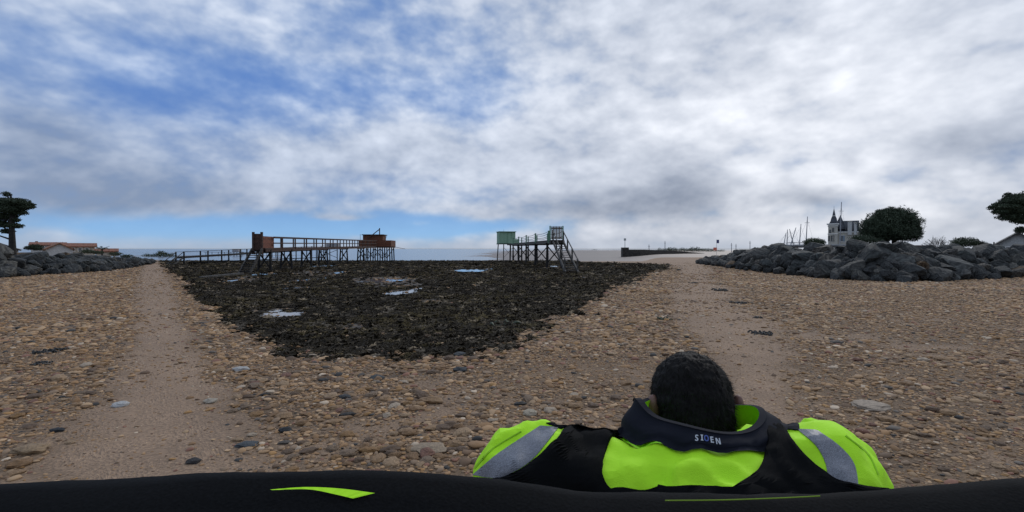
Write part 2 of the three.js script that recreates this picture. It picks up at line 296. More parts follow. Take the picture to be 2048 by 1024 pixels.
stones.sort((a, b) => b[4] - a[4]);
const own = stones.splice(0, 285), stoneTex = noiseTex(256, 10, 170, 255, 6);
const stoneMats = new Map(palette.map(p => [p, mat(new THREE.Color(p[0], p[1], p[2]), .8, { map: stoneTex, bumpMap: coarseB, bumpScale: .006 })]));
for (const [x, z, d, p] of own) {
  const [spx, spy] = pix(x, 0, z), sandy = zone(x, z)[1] > .45, big = d > .2 ? 'large' : d > .14 ? 'middling' : 'small', where = sandy ? 'on bare sand of the beach track' : spx < pathL(spy) ? 'among pebbles between the track and the houses bank' : spx > 1600 ? 'among pebbles below the mansion bank' : 'among pebbles below the dark weed flat';
  const o = single('beach_stone', `${big} rounded ${p[4]} stone lying ${where}`, 'stone', stoneGeo[Math.floor(rnd() * 6)], stoneMats.get(p), `${big} ${p[4]} stones ${where}`);
  const hgt = rr(.3, .5); o.position.set(x, ground(x, z) + d * hgt * .2, z); o.rotation.y = rnd() * 6.28; o.rotation.x = rr(-.12, .12); o.scale.set(d * rr(1.05, 1.35), d * hgt, d * rr(.7, 1));
}
{
  const M = new THREE.Matrix4(), q = new THREE.Quaternion(), e = new THREE.Euler(), c = new THREE.Color();
  pebGeo.forEach((g, gi) => {
    const list = stones.filter((_, i) => i % 5 === gi), im = new THREE.InstancedMesh(g, mat(0xffffff, .82), list.length);
    list.forEach(([x, z, d, p], i) => { const h = rr(.3, .56); q.setFromEuler(e.set(rr(-.25, .25), rnd() * 6.28, rr(-.25, .25))); M.compose(V(x, ground(x, z) + d * h * .14, z), q, V(d * rr(.95, 1.35), d * h, d * rr(.75, 1.05))); im.setMatrixAt(i, M); const k = rr(.72, 1.2); im.setColorAt(i, c.setRGB(p[0] * k, p[1] * k, p[2] * k)); });
    im.name = numbered('pebbles'); im.castShadow = im.receiveShadow = true; im.userData = { label: 'small mixed tan and grey pebbles covering the beach', category: 'pebbles', kind: 'stuff', group: 'pebbles of the beach' }; scene.add(im);
  });
}
// single stones that stand out
const marks = [
  [482, 741, 24, 'flat whitish stone at the right edge of the sandy track', [.55, .53, .49], .5], [241, 811, 26, 'oblong whitish stone lying on the bare sandy track', [.58, .56, .52], .45], [421, 804, 22, 'pale cream stone on the sand at the track edge', [.5, .43, .33], .5],
  [1740, 813, 60, 'large flat pale slab on the pebbles near the jacket', [.42, .33, .24], .22], [860, 901, 58, 'long flat tan slab among dense pebbles', [.38, .28, .18], .25], [62, 902, 50, 'long ochre stone on the sand beside the pebbles', [.36, .24, .13], .35],
  [495, 892, 34, 'narrow slate grey shard lying on sand', [.07, .08, .085], .3], [115, 862, 20, 'small black stone in front of tan pebbles', [.03, .033, .036], .5], [1992, 805, 13, 'small brick red stone among grey pebbles', [.32, .09, .045], .6],
  [921, 708, 24, 'dark slate slab just below the weed', [.05, .058, .06], .3], [920, 741, 26, 'dark wedge shaped slate among pebbles below the weed', [.045, .05, .052], .4], [755, 757, 26, 'dark slate cluster stone with pale neighbour', [.06, .068, .07], .4],
  [571, 862, 22, 'black stone at the foot of dense pebbles', [.025, .026, .028], .5], [1060, 828, 26, 'pale round stone lying left of the jacket collar', [.5, .42, .3], .5], [690, 795, 20, 'dark grey stone between tan pebbles', [.06, .062, .06], .5], [388, 925, 24, 'black flat stone half sunk in sand', [.03, .025, .022], .35]];
for (const [px, py, w, label, c, h] of marks) { const p = gp(px, py), d = w * -p.z / F; const o = single('marked_stone', label, 'stone', stoneGeo[Math.floor(rnd() * 6)], mat(new THREE.Color(...c), .8, { map: stoneTex, bumpMap: coarseB, bumpScale: .006 })); o.position.set(p.x, ground(p.x, p.z) + d * h * .22, p.z); o.rotation.y = rr(-.25, .25); o.scale.set(d * 1.25, d * h, d * .95); }

const puddleList = [[560, 627, 46, 7], [548, 618, 18, 4], [802, 583, 36, 7], [830, 577, 16, 3], [765, 560, 44, 5], [690, 543, 14, 4], [700, 542, 5, 2], [940, 541, 34, 3], [975, 537, 14, 2], [455, 561, 12, 3], [528, 548, 20, 3], [595, 576, 30, 4], [640, 532, 18, 3], [665, 531, 12, 2], [1108, 532, 10, 2], [1165, 554, 9, 2], [1060, 549, 8, 2], [500, 534, 12, 2], [470, 541, 9, 2], [600, 560, 16, 3], [670, 594, 12, 3], [880, 572, 14, 2], [1206, 539, 8, 2], [640, 556, 20, 3]];
const pud = puddleList.map(([px, py, rx, ry]) => { const p = gp(px, py), s = -p.z / F; return [p, rx * s * .9, ry * s * -p.z / CH * .75]; });
const wet = (x, z) => { for (const [p, a, b] of pud) { const u = (x - p.x) / a, v = (z - p.z) / b; if (u * u + v * v < 1.3) return true; } return false; };
const waterMat = new THREE.MeshPhysicalMaterial({ color: new THREE.Color(.05, .048, .042), roughness: .06, side: THREE.DoubleSide });
pud.forEach(([p, a, b], k) => {
  const pts = []; for (let i = 0; i < 110; i++) { const t = i / 110 * 6.2832, r = 1 + 1.1 * fbm(Math.cos(t) * 2.6 + k * 3, Math.sin(t) * 2.6, k, 5, .65); pts.push(new THREE.Vector2(Math.cos(t) * a * r, Math.sin(t) * b * r)); }
  const g = new THREE.ShapeGeometry(new THREE.Shape(pts)).rotateX(-Math.PI / 2); let top = -9; for (const [u, v] of [[0, 0], [.7, 0], [-.7, 0], [0, .7], [0, -.7], [.5, .5], [-.5, -.5], [.5, -.5], [-.5, .5]]) top = Math.max(top, ground(p.x + u * a, p.z + v * b));
  g.translate(p.x, top + .006, p.z); struct('puddle', g, waterMat);
});
{ // bladder weed and weed-covered stones on the flat: a mass nobody could count
  const M = new THREE.Matrix4(), q = new THREE.Quaternion(), e = new THREE.Euler(), c = new THREE.Color();
  const clump = n => { const g = mergeVertices(new THREE.IcosahedronGeometry(.5, 2).deleteAttribute('normal').deleteAttribute('uv')), p = g.attributes.position, v = V(); for (let i = 0; i < p.count; i++) { v.fromBufferAttribute(p, i); const k = 1 + .9 * noise.noise(v.x * 5 + n, v.y * 5, v.z * 5) + .6 * noise.noise(v.x * 11, v.y * 11 + n, v.z * 11); v.multiplyScalar(k); p.setXYZ(i, v.x, v.y, v.z); } return toCreasedNormals(g, .5); };
  const tuft = n => { const p = []; for (let i = 0; i < 20; i++) { const a = rnd() * 6.283, r = rr(.25, .75), h = rr(.15, .55), w = rr(.04, .09), o = V(rr(-.25, .25), rr(-.1, .2), rr(-.25, .25)), m = o.clone().add(V(Math.cos(a) * r * .5, h, Math.sin(a) * r * .5)), t = o.clone().add(V(Math.cos(a + .5) * r, rr(-.1, .12), Math.sin(a + .5) * r)), k = V(-Math.sin(a) * w, rr(-.03, .03), Math.cos(a) * w); for (const v of [o.clone().sub(k), o.clone().add(k), m.clone().sub(k), m.clone().sub(k), o.clone().add(k), m.clone().add(k), m.clone().sub(k), m.clone().add(k), t]) p.push(v.x, v.y, v.z); } const g = new THREE.BufferGeometry(); g.setAttribute('position', new THREE.Float32BufferAttribute(p, 3)); g.computeVertexNormals(); return g; };
  const geos = [clump(1), tuft(1), tuft(2), tuft(3)], lists = [[], [], [], []];
  let n = 0; while (n < 170000) {
    const t = rnd(), D = t < .45 ? Math.sqrt(rr(60, 500)) : t < .8 ? Math.sqrt(rr(500, 2200)) : Math.sqrt(rr(2200, 7200)), x = rr(-.72, .34) * D, z = -D; n++;
    const [w] = zone(x, z); if (rnd() > w * (.25 + .75 * w) || wet(x, z)) continue;
    if (rnd() < bareMud(x, z) * .88) continue;
    lists[n % 4].push([x, z, D]);
  }
  lists.forEach((L, k) => {
    const im = new THREE.InstancedMesh(geos[k], new THREE.MeshPhysicalMaterial({ color: 0xffffff, roughness: .8, specularIntensity: .35, side: THREE.DoubleSide }), L.length);
    L.forEach(([x, z, D], i) => { const d = (k ? .062 : .04) * Math.exp(rr(-.7, .9)) * (1 + D * .03); q.setFromEuler(e.set(rr(-.3, .3), rnd() * 6.28, rr(-.3, .3))); M.compose(V(x, ground(x, z) + d * .08, z), q, V(d * rr(1, 2.2), d * (k ? rr(.28, .65) : rr(.16, .42)), d * rr(.8, 1.6))); im.setMatrixAt(i, M);
      const t = rnd(), kk = rr(.6, 1.5); const br = sm(-.15, .25, fbm(x * .3, 2.9, z * .3, 3)); if (t < .82 - .35 * br) c.setRGB(.027 * kk, .02 * kk, .011 * kk); else if (t < .88) c.setRGB(.07 * kk, .052 * kk, .022 * kk); else if (t < .96) c.setRGB(.11 * kk, .088 * kk, .062 * kk); else c.setRGB(.23 * kk, .175 * kk, .11 * kk); im.setColorAt(i, c); });
    im.name = numbered('seaweed'); im.castShadow = im.receiveShadow = true; im.userData = { label: 'dark brown seaweed and weed-covered stones on the tidal flat', category: 'seaweed', kind: 'stuff', group: 'seaweed of the flat' }; scene.add(im);
  });
}
const weedMat = mat(new THREE.Color(.018, .019, .017), .6), greenWeed = mat(new THREE.Color(.03, .045, .02), .6);
[[1525, 668, 16, 'tangle of black dried seaweed beside the sandy track'], [1478, 606, 12, 'clump of black seaweed on the sand, middle of a trail of clumps'], [1515, 636, 8, 'small black seaweed strand standing on the track edge'], [1442, 582, 12, 'thin black seaweed scraps along the far track'], [1332, 639, 12, 'dull green seaweed clump on the pebbles', 1], [1388, 566, 7, 'small black seaweed scrap near the bend of the beach'], [1002, 646, 26, 'dark green weed mound at the edge of the weed flat', 1], [100, 705, 18, 'black seaweed scrap on the pebbles left of the track'], [85, 727, 14, 'short black seaweed heap on the pebbles left of the track']].forEach(([px, py, w, label, green], k) => {
  const p = gp(px, py), s = w * -p.z / F, gs = [];
  for (let i = 0; i < 26; i++) { const a = V(rr(-1, 1), 0, rr(-1, 1)).multiplyScalar(s), b = a.clone().add(V(rr(-.7, .7) * s, 0, rr(-.7, .7) * s)), m = a.clone().lerp(b, .5); m.y = s * rr(.05, .3); gs.push(new THREE.TubeGeometry(new THREE.CatmullRomCurve3([a, m, b]), 8, s * rr(.05, .12), 5)); }
  const g = merged(gs); const o = single('seaweed_clump', label, 'seaweed', g, green ? greenWeed : weedMat); o.position.set(p.x, ground(p.x, p.z) + .005, p.z);
});

// ---------------------------------------------------------------- fishing piers
const rust = mat(new THREE.Color(.31, .11, .05), .85, { map: coarse, bumpMap: coarseB, bumpScale: .01 }), rustDark = mat(new THREE.Color(.125, .06, .04), .85, { map: coarse }), tarred = mat(new THREE.Color(.03, .027, .025), .9, { map: coarse, bumpMap: coarseB, bumpScale: .01 });
const greyWood = mat(new THREE.Color(.16, .145, .125), .9, { map: coarse, bumpMap: coarseB, bumpScale: .008 }), redBrown = mat(new THREE.Color(.4, .13, .07), .8, { map: coarse, bumpMap: coarseB, bumpScale: .008 }), mint = mat(new THREE.Color(.4, .62, .42), .7, { map: grain }), mintDark = mat(new THREE.Color(.22, .42, .27), .7, { map: grain }), brownWood = mat(new THREE.Color(.22, .15, .09), .85, { map: coarse });
function trestle(parent, c, dir, half, top, base, m, w = .16, splay = .12, cross = 1) { // two legs across the walkway with crossed braces
  const t = sub('trestle', parent), s = V(-dir.z, 0, dir.x), L = k => [c.clone().addScaledVector(s, k * half * (1 + splay)).setY(base - .25), c.clone().addScaledVector(s, k * half).setY(top)];
  for (const k of [-1, 1]) part('leg', merged([pole(L(k)[0], L(k)[1], w * .62, w * .5)]), m, t);
  const p = (k, f) => L(k)[0].clone().lerp(L(k)[1], f);
  if (cross) { part('brace', merged([beam(p(-1, .3), p(1, .92), .06, .1)]), m, t); part('brace', merged([beam(p(1, .3), p(-1, .92), .06, .1)]), m, t); }
  part('cross_beam', merged([beam(c.clone().addScaledVector(s, -half - .15).setY(top), c.clone().addScaledVector(s, half + .15).setY(top), .18, .2)]), m, t);
  return t;
}
{ // the rust red pier
  const a = gp(519, 545), b = gp(757, 519), dir = b.clone().sub(a).setY(0).normalize(), side = V(-dir.z, 0, dir.x), Lp = a.distanceTo(b);
  const o = thing('fishing_pier', 'rust red timber pier with railed walkway and lift-net platform', 'pier', [a.x, 0, a.z]);
  const w = (d, s, y) => V(dir.x * d + side.x * s, y, dir.z * d + side.z * s), dk = d => 1.72 + .42 * d / Lp, hw = .42;
  const base = d => Math.max(-.6, ground(a.x + dir.x * d, a.z + dir.z * d) - .05);
  part('deck', merged([beam(w(0, 0, dk(0)), w(Lp - 3, 0, dk(Lp - 3)), .86, .1), beam(w(0, -hw, dk(0) - .14), w(Lp - 3, -hw, dk(Lp - 3) - .14), .08, .16), beam(w(0, hw, dk(0) - .14), w(Lp - 3, hw, dk(Lp - 3) - .14), .08, .16)]), rustDark, o);
  for (const s of [-hw, hw]) {
    for (const h of [.42, .86]) part('handrail', merged([beam(w(1.6, s, dk(0) + h), w(Lp - 3, s, dk(Lp - 3) + h), .07, h > .5 ? .12 : .09)]), rustDark, o);
    for (let d = 2.4; d < Lp - 3; d += 2.9) part('rail_post', merged([beam(w(d + (s > 0 ? .9 : 0), s, dk(d) - .1), w(d + (s > 0 ? .9 : 0), s, dk(d) + .88), .09)]), rustDark, o);
  }
  for (const f of [.02, .115, .225, .34, .52, .72]) trestle(o, w(f * Lp, 0, 0), dir, .36, dk(f * Lp) - .2, base(f * Lp), tarred, .16, .35);
  // gate box at the landward end
  const gb = sub('gate', o), hg = .24;
  part('door', merged([beam(w(-.25, -.22, dk(0) + .5), w(-.25, .2, dk(0) + .5), .07, 1.15)]), rustDark, gb);
  part('side_panel', merged([beam(w(-.2, hg, dk(0) + .42), w(2.0, hg, dk(0) + .42), .06, .98)]), redBrown, gb); part('side_panel', merged([beam(w(-.2, -hg, dk(0) + .42), w(2.0, -hg, dk(0) + .42), .06, .98)]), redBrown, gb);
  for (const s of [-hg - .05, hg + .05]) part('gate_post', merged([beam(w(-.3, s, dk(0) - .4), w(-.3, s, dk(0) + 1.2), .14)]), rustDark, gb);
  // ladder leaning to the mud
  const foot = gp(488, 547).sub(V(a.x, 0, a.z)), ld = sub('ladder', o), lx = V(.62, 0, .12);
  const T = w(-.35, 0, dk(0)); for (const k of [-.35, .35]) part('stringer', merged([beam(foot.clone().addScaledVector(side, k).setY(-.05), T.clone().addScaledVector(side, k), .09, .16)]), greyWood, ld);
  for (let i = 1; i < 11; i++) { const c = foot.clone().setY(0).lerp(T, i / 11); part('tread', merged([beam(c.clone().addScaledVector(side, -.36), c.clone().addScaledVector(side, .36), .2, .05)]), tarred, ld); }
  // platform and net hut at the seaward end
  const d0 = Lp - 3, y0 = dk(d0), W = 2.45, Dp = 4.6, hut = sub('net_platform', o);
  part('platform_floor', merged([beam(w(d0, 0, y0 - .12), w(d0 + Dp, 0, y0 - .12), W * 2, .2)]), rustDark, hut);
  for (const s of [-W, W]) part('parapet', merged([beam(w(d0, s, y0 + .45), w(d0 + Dp, s, y0 + .45), .08, 1)]), rust, hut);
  part('parapet', merged([beam(w(d0 + Dp, -W, y0 + .45), w(d0 + Dp, W, y0 + .45), .08, 1)]), rust, hut); part('parapet', merged([beam(w(d0, -W, y0 + .45), w(d0, W, y0 + .45), .08, .98)]), rust, hut);
  part('cabin', merged([beam(w(d0 + .8, -.45, y0 + .9), w(d0 + 3.6, -.45, y0 + .9), 3.1, 1.75)]), rust, hut);
  part('cabin_roof', merged([beam(w(d0 + .6, -.45, y0 + 1.83), w(d0 + 3.8, -.45, y0 + 1.83), 3.4, .12)]), rustDark, hut);
  part('mast', merged([beam(w(d0 + 1, .55, y0), w(d0 + 1, .55, y0 + 2.9), .13)]), rustDark, hut); part('boom', merged([beam(w(d0 + .4, -1.2, y0 + 1.2), w(d0 + 1, .6, y0 + 2.75), .13)]), rustDark, hut);
  part('stay_rod', merged([pole(w(d0, W + .1, y0), w(d0, W + 2.2, y0 - .4), .03), pole(w(d0 + .1, -W + .2, y0 + .9), w(d0 + .1, -W + .2, y0 + 1.9), .025), pole(w(d0 + .1, 1.5, y0 + .9), w(d0 + .1, 1.9, y0 + 1.8), .025)]), rustDark, hut);
  for (const dd of [.2, 2.3, 4.4]) for (const s of [-2.2, -1.1, 0, 1.1, 2.2]) part('pile', merged([pole(w(d0 + dd, s * 1.05, -.85), w(d0 + dd, s, y0 - .2), .1, .09)]), tarred, hut);
  for (const dd of [.2, 4.4]) for (let k = 0; k < 4; k++) { const s0 = -2.2 + k * 1.1; part('brace', merged([beam(w(d0 + dd, s0, k % 2 ? .15 : y0 - .3), w(d0 + dd, s0 + 1.1, k % 2 ? y0 - .3 : .15), .06, .09)]), tarred, hut); }
  part('brace', merged([beam(w(d0 + .1, -2.3, .75), w(d0 + .1, 2.3, .75), .07, .1)]), tarred, hut);
  const plank = single('driftwood_plank', 'long weathered plank lying on the dark weed before the ladder', 'plank', merged([beam(gp(402, 557).setY(.06), gp(484, 550).setY(.1), .3, .1)]), greyWood);
}
{ // the far low walkway
  const a = gp(360, 529), b = gp(655, 515.5), dir = b.clone().sub(a).setY(0).normalize(), side = V(-dir.z, 0, dir.x), Lp = a.distanceTo(b);
  const o = thing('low_walkway', 'long low dark walkway with wire rail on thin posts', 'pier', [a.x, 0, a.z]);
  const w = (d, s, y) => V(dir.x * d + side.x * s, y, dir.z * d + side.z * s), dk = d => .78 + .95 * d / Lp;
  part('deck', merged([beam(w(0, 0, dk(0)), w(Lp, 0, dk(Lp)), 1, .2)]), tarred, o);
  const n = 10; for (let i = 0; i <= n; i++) { const d = i / n * Lp; for (const s of [-.45, .45]) part('post', merged([pole(w(d, s, -.8), w(d, s, dk(d) + .62), .1, .08)]), tarred, o); }
  for (const s of [-.45, .45]) part('wire', merged([pole(w(0, s, dk(0) + .6), w(Lp, s, dk(Lp) + .6), .015)]), tarred, o);
  part('lower_beam', merged([beam(w(3, -.45, .12), w(Lp, -.45, .1), .08, .14)]), tarred, o);
  const st = sub('steps', o); for (const s of [-.4, .4]) part('stringer', merged([beam(w(-1.7, s, -.05), w(0, s, dk(0)), .07, .16), beam(w(-1.7, s, .5), w(0, s, dk(0) + .6), .05, .06)]), greyWood, st); for (let i = 1; i < 5; i++) part('tread', merged([beam(w(-1.7 + i * .34, -.4, dk(0) * i / 5), w(-1.7 + i * .34, .4, dk(0) * i / 5), .25, .05)]), greyWood, st);
  const e = sub('net_platform', o), Y = dk(Lp); part('platform_floor', merged([beam(w(Lp, 0, Y), w(Lp + 3, 0, Y), 4, .15)]), tarred, e); part('cabin', merged([beam(w(Lp + .5, .6, Y + .55), w(Lp + 2.3, .6, Y + .55), 2.1, 1)]), mat(new THREE.Color(.3, .3, .3), .8), e);
  for (const s of [-1.9, 1.9]) for (const d of [0, 3]) part('pile', merged([pole(w(Lp + d, s, -.8), w(Lp + d, s, Y), .09)]), tarred, e); for (const k of [-1, 1]) part('brace', merged([beam(w(Lp, -1.9 * k, 0), w(Lp, 1.9 * k, Y - .2), .06, .08)]), tarred, e);
}
for (const [px, D, c, lab] of [[548, 150, [.25, .08, .06], 'tiny distant red fishing hut on stilts behind the red pier'], [470, 165, [.3, .3, .32], 'tiny distant grey fishing hut on stilts behind the low walkway']]) { // far huts on stilts
  const p = at(px, 0, D); const o = thing('stilt_hut', lab, 'hut', [p.x, 0, p.z]);
  part('cabin', merged([box(1.9, .9, 2, 0, 1.25, 0)]), mat(new THREE.Color(...c), .85), o); part('platform_floor', merged([box(3, .12, 2.4, 0, .72, 0)]), tarred, o);
  for (const x of [-1.4, -.5, .5, 1.4]) for (const z of [-1, 1]) part('pile', merged([pole(V(x, -1.3, z), V(x, .72, z), .06)]), tarred, o); part('walkway', merged([box(9, .1, .6, -6, .7, 0), ...[-10, -8, -6, -4, -2.6].map(x => box(.1, 2, .1, x, -.35, 0))]), tarred, o);
}
{ // the green hut's pier
  const a = at(1114, 0, 46).setY(0), b = at(1026, 0, 86).setY(0), dir = b.clone().sub(a).normalize(), side = V(-dir.z, 0, dir.x), Lp = a.distanceTo(b);
  const o = thing('green_hut_pier', 'mint green fishing hut on stilts at the end of a rope-railed pier', 'pier', [a.x, 0, a.z]);
  const w = (d, s, y) => V(dir.x * d + side.x * s, y, dir.z * d + side.z * s), dk = d => 2.44 + .1 * d / Lp, hw = .6, base = d => Math.max(-.55, ground(a.x + dir.x * d, a.z + dir.z * d) - .05);
  part('deck', merged([beam(w(-.4, 0, dk(0)), w(Lp, 0, dk(Lp)), 1.2, .14)]), greyWood, o);
  for (const s of [-hw, hw]) part('side_beam', merged([beam(w(-.4, s, dk(0) - .12), w(Lp, s, dk(Lp) - .12), .1, .28)]), greyWood, o);
  const pd = [.4, 9, 17, 25.5, 33.5].map(v => v / 40.5 * Lp);
  for (const d of [1.2, ...pd.slice(1)]) trestle(o, w(d, 0, 0), dir, .66, dk(d) - .26, base(d), tarred, .2, .02);
  for (const s of [-hw - .06, hw + .06]) for (const d of pd) part('rail_post', merged([beam(w(d, s, dk(d) - .2), w(d, s, dk(d) + .92), .15)]), mintDark, o);
  for (const s of [-hw - .06, hw + .06]) for (let i = 0; i < pd.length - 1; i++) for (const h of [.86, .45]) { const A = w(pd[i], s, dk(pd[i]) + h), B = w(pd[i + 1], s, dk(pd[i + 1]) + h), m = A.clone().lerp(B, .5); m.y -= .3; part('rope', new THREE.TubeGeometry(new THREE.QuadraticBezierCurve3(A, m, B), 12, .022, 5), tarred, o); }
  const gt = sub('gate', o); for (let i = 0; i < 7; i++) part('slat', merged([beam(w(.1, -.42 + i * .14, dk(0) + .15), w(.1, -.42 + i * .14, dk(0) + 1.3), .1, .04)]), brownWood, gt);
  for (const h of [.25, 1.12]) part('crossbar', merged([beam(w(.05, -.5, dk(0) + h), w(.05, .5, dk(0) + h), .06, .1)]), brownWood, gt);
  for (const s of [-.58, .58]) part('gate_post', merged([beam(w(.1, s, dk(0) - .3), w(.1, s, dk(0) + 1.34), .12)]), mintDark, gt);
  // stairs
  const foot = at(1145, 0, 36.5).setY(-.02).sub(V(a.x, 0, a.z)), top = w(-.5, 0, dk(0)), st = sub('stairs', o), ss = V(1, 0, .1).normalize();
  for (const k of [-.45, .45]) { part('stringer', merged([beam(foot.clone().addScaledVector(ss, k), top.clone().addScaledVector(ss, k), .09, .26)]), greyWood, st); part('handrail', merged([beam(foot.clone().addScaledVector(ss, k).setY(.85), top.clone().addScaledVector(ss, k).setY(dk(0) + .9), .06, .08)]), greyWood, st); }
  for (let i = 1; i < 14; i++) { const c = foot.clone().lerp(top, i / 14); part('tread', merged([beam(c.clone().addScaledVector(ss, -.45), c.clone().addScaledVector(ss, .45), .26, .05)]), greyWood, st); }
  for (const f of [.05, .35, .65, .95]) for (const k of [-.45, .45]) { const c = foot.clone().lerp(top, f).addScaledVector(ss, k); part('baluster', merged([beam(c, c.clone().add(V(0, .9, 0)), .11)]), greyWood, st); }
  // hut
  const h = sub('hut', o), c = at(1012, 0, 89).setY(0).sub(V(a.x, 0, a.z)), fy = 2.65, ang = .22, put = g => g.rotateY(ang).translate(c.x, 0, c.z);
  for (let i = 0; i < 9; i++) part('board', put(box(.3, 1.95, .06, -1.22 + i * .305, fy + .98, 1.2)), i % 2 ? mint : mat(new THREE.Color(.37, .585, .39), .7, { map: grain }), h);
  part('wall', put(merged([box(.06, 1.95, 2.4, -1.37, fy + .98, 0), box(.06, 1.95, 2.4, 1.37, fy + .98, 0), box(2.7, 1.95, .06, 0, fy + .98, -1.2)])), mint, h); part('floor', put(box(2.9, .14, 2.6, 0, fy - .07, 0)), tarred, h);
  part('roof', put(merged([box(3.0, .1, 2.9, 0, fy + 2.02, 0)])), mintDark, h); part('door_frame', put(merged([box(.06, 1.8, .04, -.05, fy + .95, 1.25), box(.06, 1.8, .04, .75, fy + .95, 1.25), box(.86, .06, .04, .35, fy + 1.85, 1.25)])), mintDark, h); part('aerial', put(box(.03, .4, .03, -.4, fy + 2.25, 0)), tarred, h);
  for (const x of [-1.35, -.4, 1.2]) for (const z of [-1.1, 1.1]) part('stilt', merged([pole(V(c.x + x * 1.15, -.7, c.z + z * 1.1), V(c.x + x, fy - .1, c.z + z), .06)]), tarred, h);
  for (const k of [-1, 1]) part('brace', merged([beam(V(c.x - .4 * k + (k < 0 ? .8 : 0), .2, c.z + 1.1), V(c.x + 1.2 * k - (k < 0 ? -.8 : 0), 2, c.z + 1.1), .05)]), rustDark, h);
  const lb = sub('landing_box', o); part('panel', merged([beam(w(Lp - 2.4, hw + .1, dk(Lp) + .3), w(Lp + .6, hw + .1, dk(Lp) + .3), .06, .95), beam(w(Lp - 2.4, -hw, dk(Lp) + .3), w(Lp - 2.4, hw, dk(Lp) + .3), .06, .95)]), mint, lb);
  part('pile', merged([pole(w(Lp - 2, -.7, -.7), w(Lp - 2, -.6, dk(Lp)), .12), pole(w(Lp - 2, .7, -.7), w(Lp - 2, .6, dk(Lp)), .12)]), tarred, lb); part('landing_floor', merged([beam(w(Lp - 2.5, 0, dk(Lp) - .1), w(Lp + 3, 0, dk(Lp) - .1), 1.5, .18)]), greyWood, lb);
}

// ---------------------------------------------------------------- jetty, far shores, flags
const masonry = mat(new THREE.Color(.085, .075, .06), .95, { map: coarse, bumpMap: coarseB, bumpScale: .06 });
{
  const a = gp(1246, 511), b = gp(1378, 508.5), d = b.clone().sub(a).setY(0), L = d.length(), u = d.clone().normalize(), n = V(-u.z, 0, u.x);
  const o = thing('stone_jetty', 'dark weedy stone jetty sloping into the sand with a beacon', 'jetty', [a.x, 0, a.z]);
  const sh = new THREE.Shape([[0, -1], [L, -1], [L, .35], [L * .5, 1.15], [2, 1.55], [0, 1.5]].map(p => new THREE.Vector2(...p))), g = new THREE.ExtrudeGeometry(sh, { depth: 5, bevelEnabled: false });
  part('wall', boxUV(g, .25).applyMatrix4(new THREE.Matrix4().makeBasis(u, V(0, 1, 0), n)), masonry, o); part('parapet_end', boxUV(box(1.6, 2.6, 2.2, 0, .8, 0), .3).translate(u.x, 0, u.z), masonry, o);
  part('beacon', merged([pole(V(u.x, 2, u.z), V(u.x, 4.2, u.z), .09, .07), box(.5, .6, .5, u.x, 4.2, u.z)]), mat(new THREE.Color(.4, .42, .4), .8), o);
}
function canopy(lobes, n, leaf, seedK = 1) { // leaf-sized faces through the volume of several lobes: [x, y, z, rx, ry, rz]
  const pos = new Float32Array(n * 9), vol = lobes.map(l => Math.pow(l[3] * l[4] * l[5], .75)), tot = vol.reduce((a, b) => a + b, 0); let o = 0;
  for (let i = 0; i < n; i++) {
    let t = rnd() * tot, k = 0; while (k < lobes.length - 1 && (t -= vol[k]) > 0) k++; const l = lobes[k];
    const u = rr(-1, 1), a = rnd() * 6.283, q = Math.sqrt(1 - u * u), r = Math.pow(rnd(), .42) * (1 + .38 * noise.noise(u * 3 + k * 7, Math.cos(a) * 2.4, Math.sin(a) * 2.4 + seedK));
    const c = V(l[0] + q * Math.cos(a) * r * l[3], l[1] + u * r * l[4], l[2] + q * Math.sin(a) * r * l[5]), s = leaf * rr(.6, 1.3);
    const e1 = V(rr(-1, 1), rr(-1, 1), rr(-1, 1)).normalize().multiplyScalar(s), e2 = V(rr(-1, 1), rr(-1, 1), rr(-1, 1)).normalize().multiplyScalar(s * .6);
    for (const p of [c.clone().sub(e1), c.clone().add(e2), c.clone().add(e1)]) { pos[o++] = p.x; pos[o++] = p.y; pos[o++] = p.z; }
  }
  const g = new THREE.BufferGeometry(); g.setAttribute('position', new THREE.BufferAttribute(pos, 3)); g.computeVertexNormals(); return g;
}
const leafDark = mat(new THREE.Color(.036, .053, .026), .8), leafMid = mat(new THREE.Color(.045, .06, .028), .8), leafGrey = mat(new THREE.Color(.05, .058, .035), .85), barkM = mat(new THREE.Color(.05, .042, .036), .95, { map: coarse });
function plant(name, label, cat, base, lobes, n, leaf, m, trunk, group) {
  const o = thing(name, label, cat, [base.x, base.y, base.z], 0, group); if (trunk) part('trunk', merged(trunk.map(([a, b, r0, r1]) => pole(V(...a), V(...b), r0, r1))), barkM, o); part('crown', canopy(lobes, n, leaf), m, o); return o;
}
const onBank = (px, D, y) => { const p = at(px, 400, D); return V(p.x, y, p.z); };
const lobesFrom = (base, D, list) => list.map(([px, py, w, h, dz = 1]) => { const c = at(px, py, D); return [c.x - base.x, c.y - base.y, (c.z - base.z) + rr(-.3, .3), w * D / F, h * D / F, w * D / F * dz]; });
{ // far shores: a wood that reads as one mass
  const pos = []; for (const [x0, x1, D, y0, hh] of [[1300, 1450, 420, -.4, 3.4], [288, 352, 150, -.6, 1.5], [1180, 1195, 900, -.5, 2]]) for (let px = x0; px < x1; px += 5) { const p = at(px, 498, D * rr(.96, 1.04)); pos.push([p.x, y0, p.z, hh * rr(.5, 1.15) * (.55 + .45 * Math.sin((px - x0) / (x1 - x0) * 3.14)), D * .006]); }
  const gs = pos.map(([x, y, z, h, w]) => canopy([[x, y + h * .5, z, w, h * .62, w]], 220, h * .16));
  const m = part('far_woods', mergeGeometries(gs), leafMid, scene); m.userData = { label: 'low dark wooded shore far along the bay', category: 'woods', kind: 'stuff' };
}
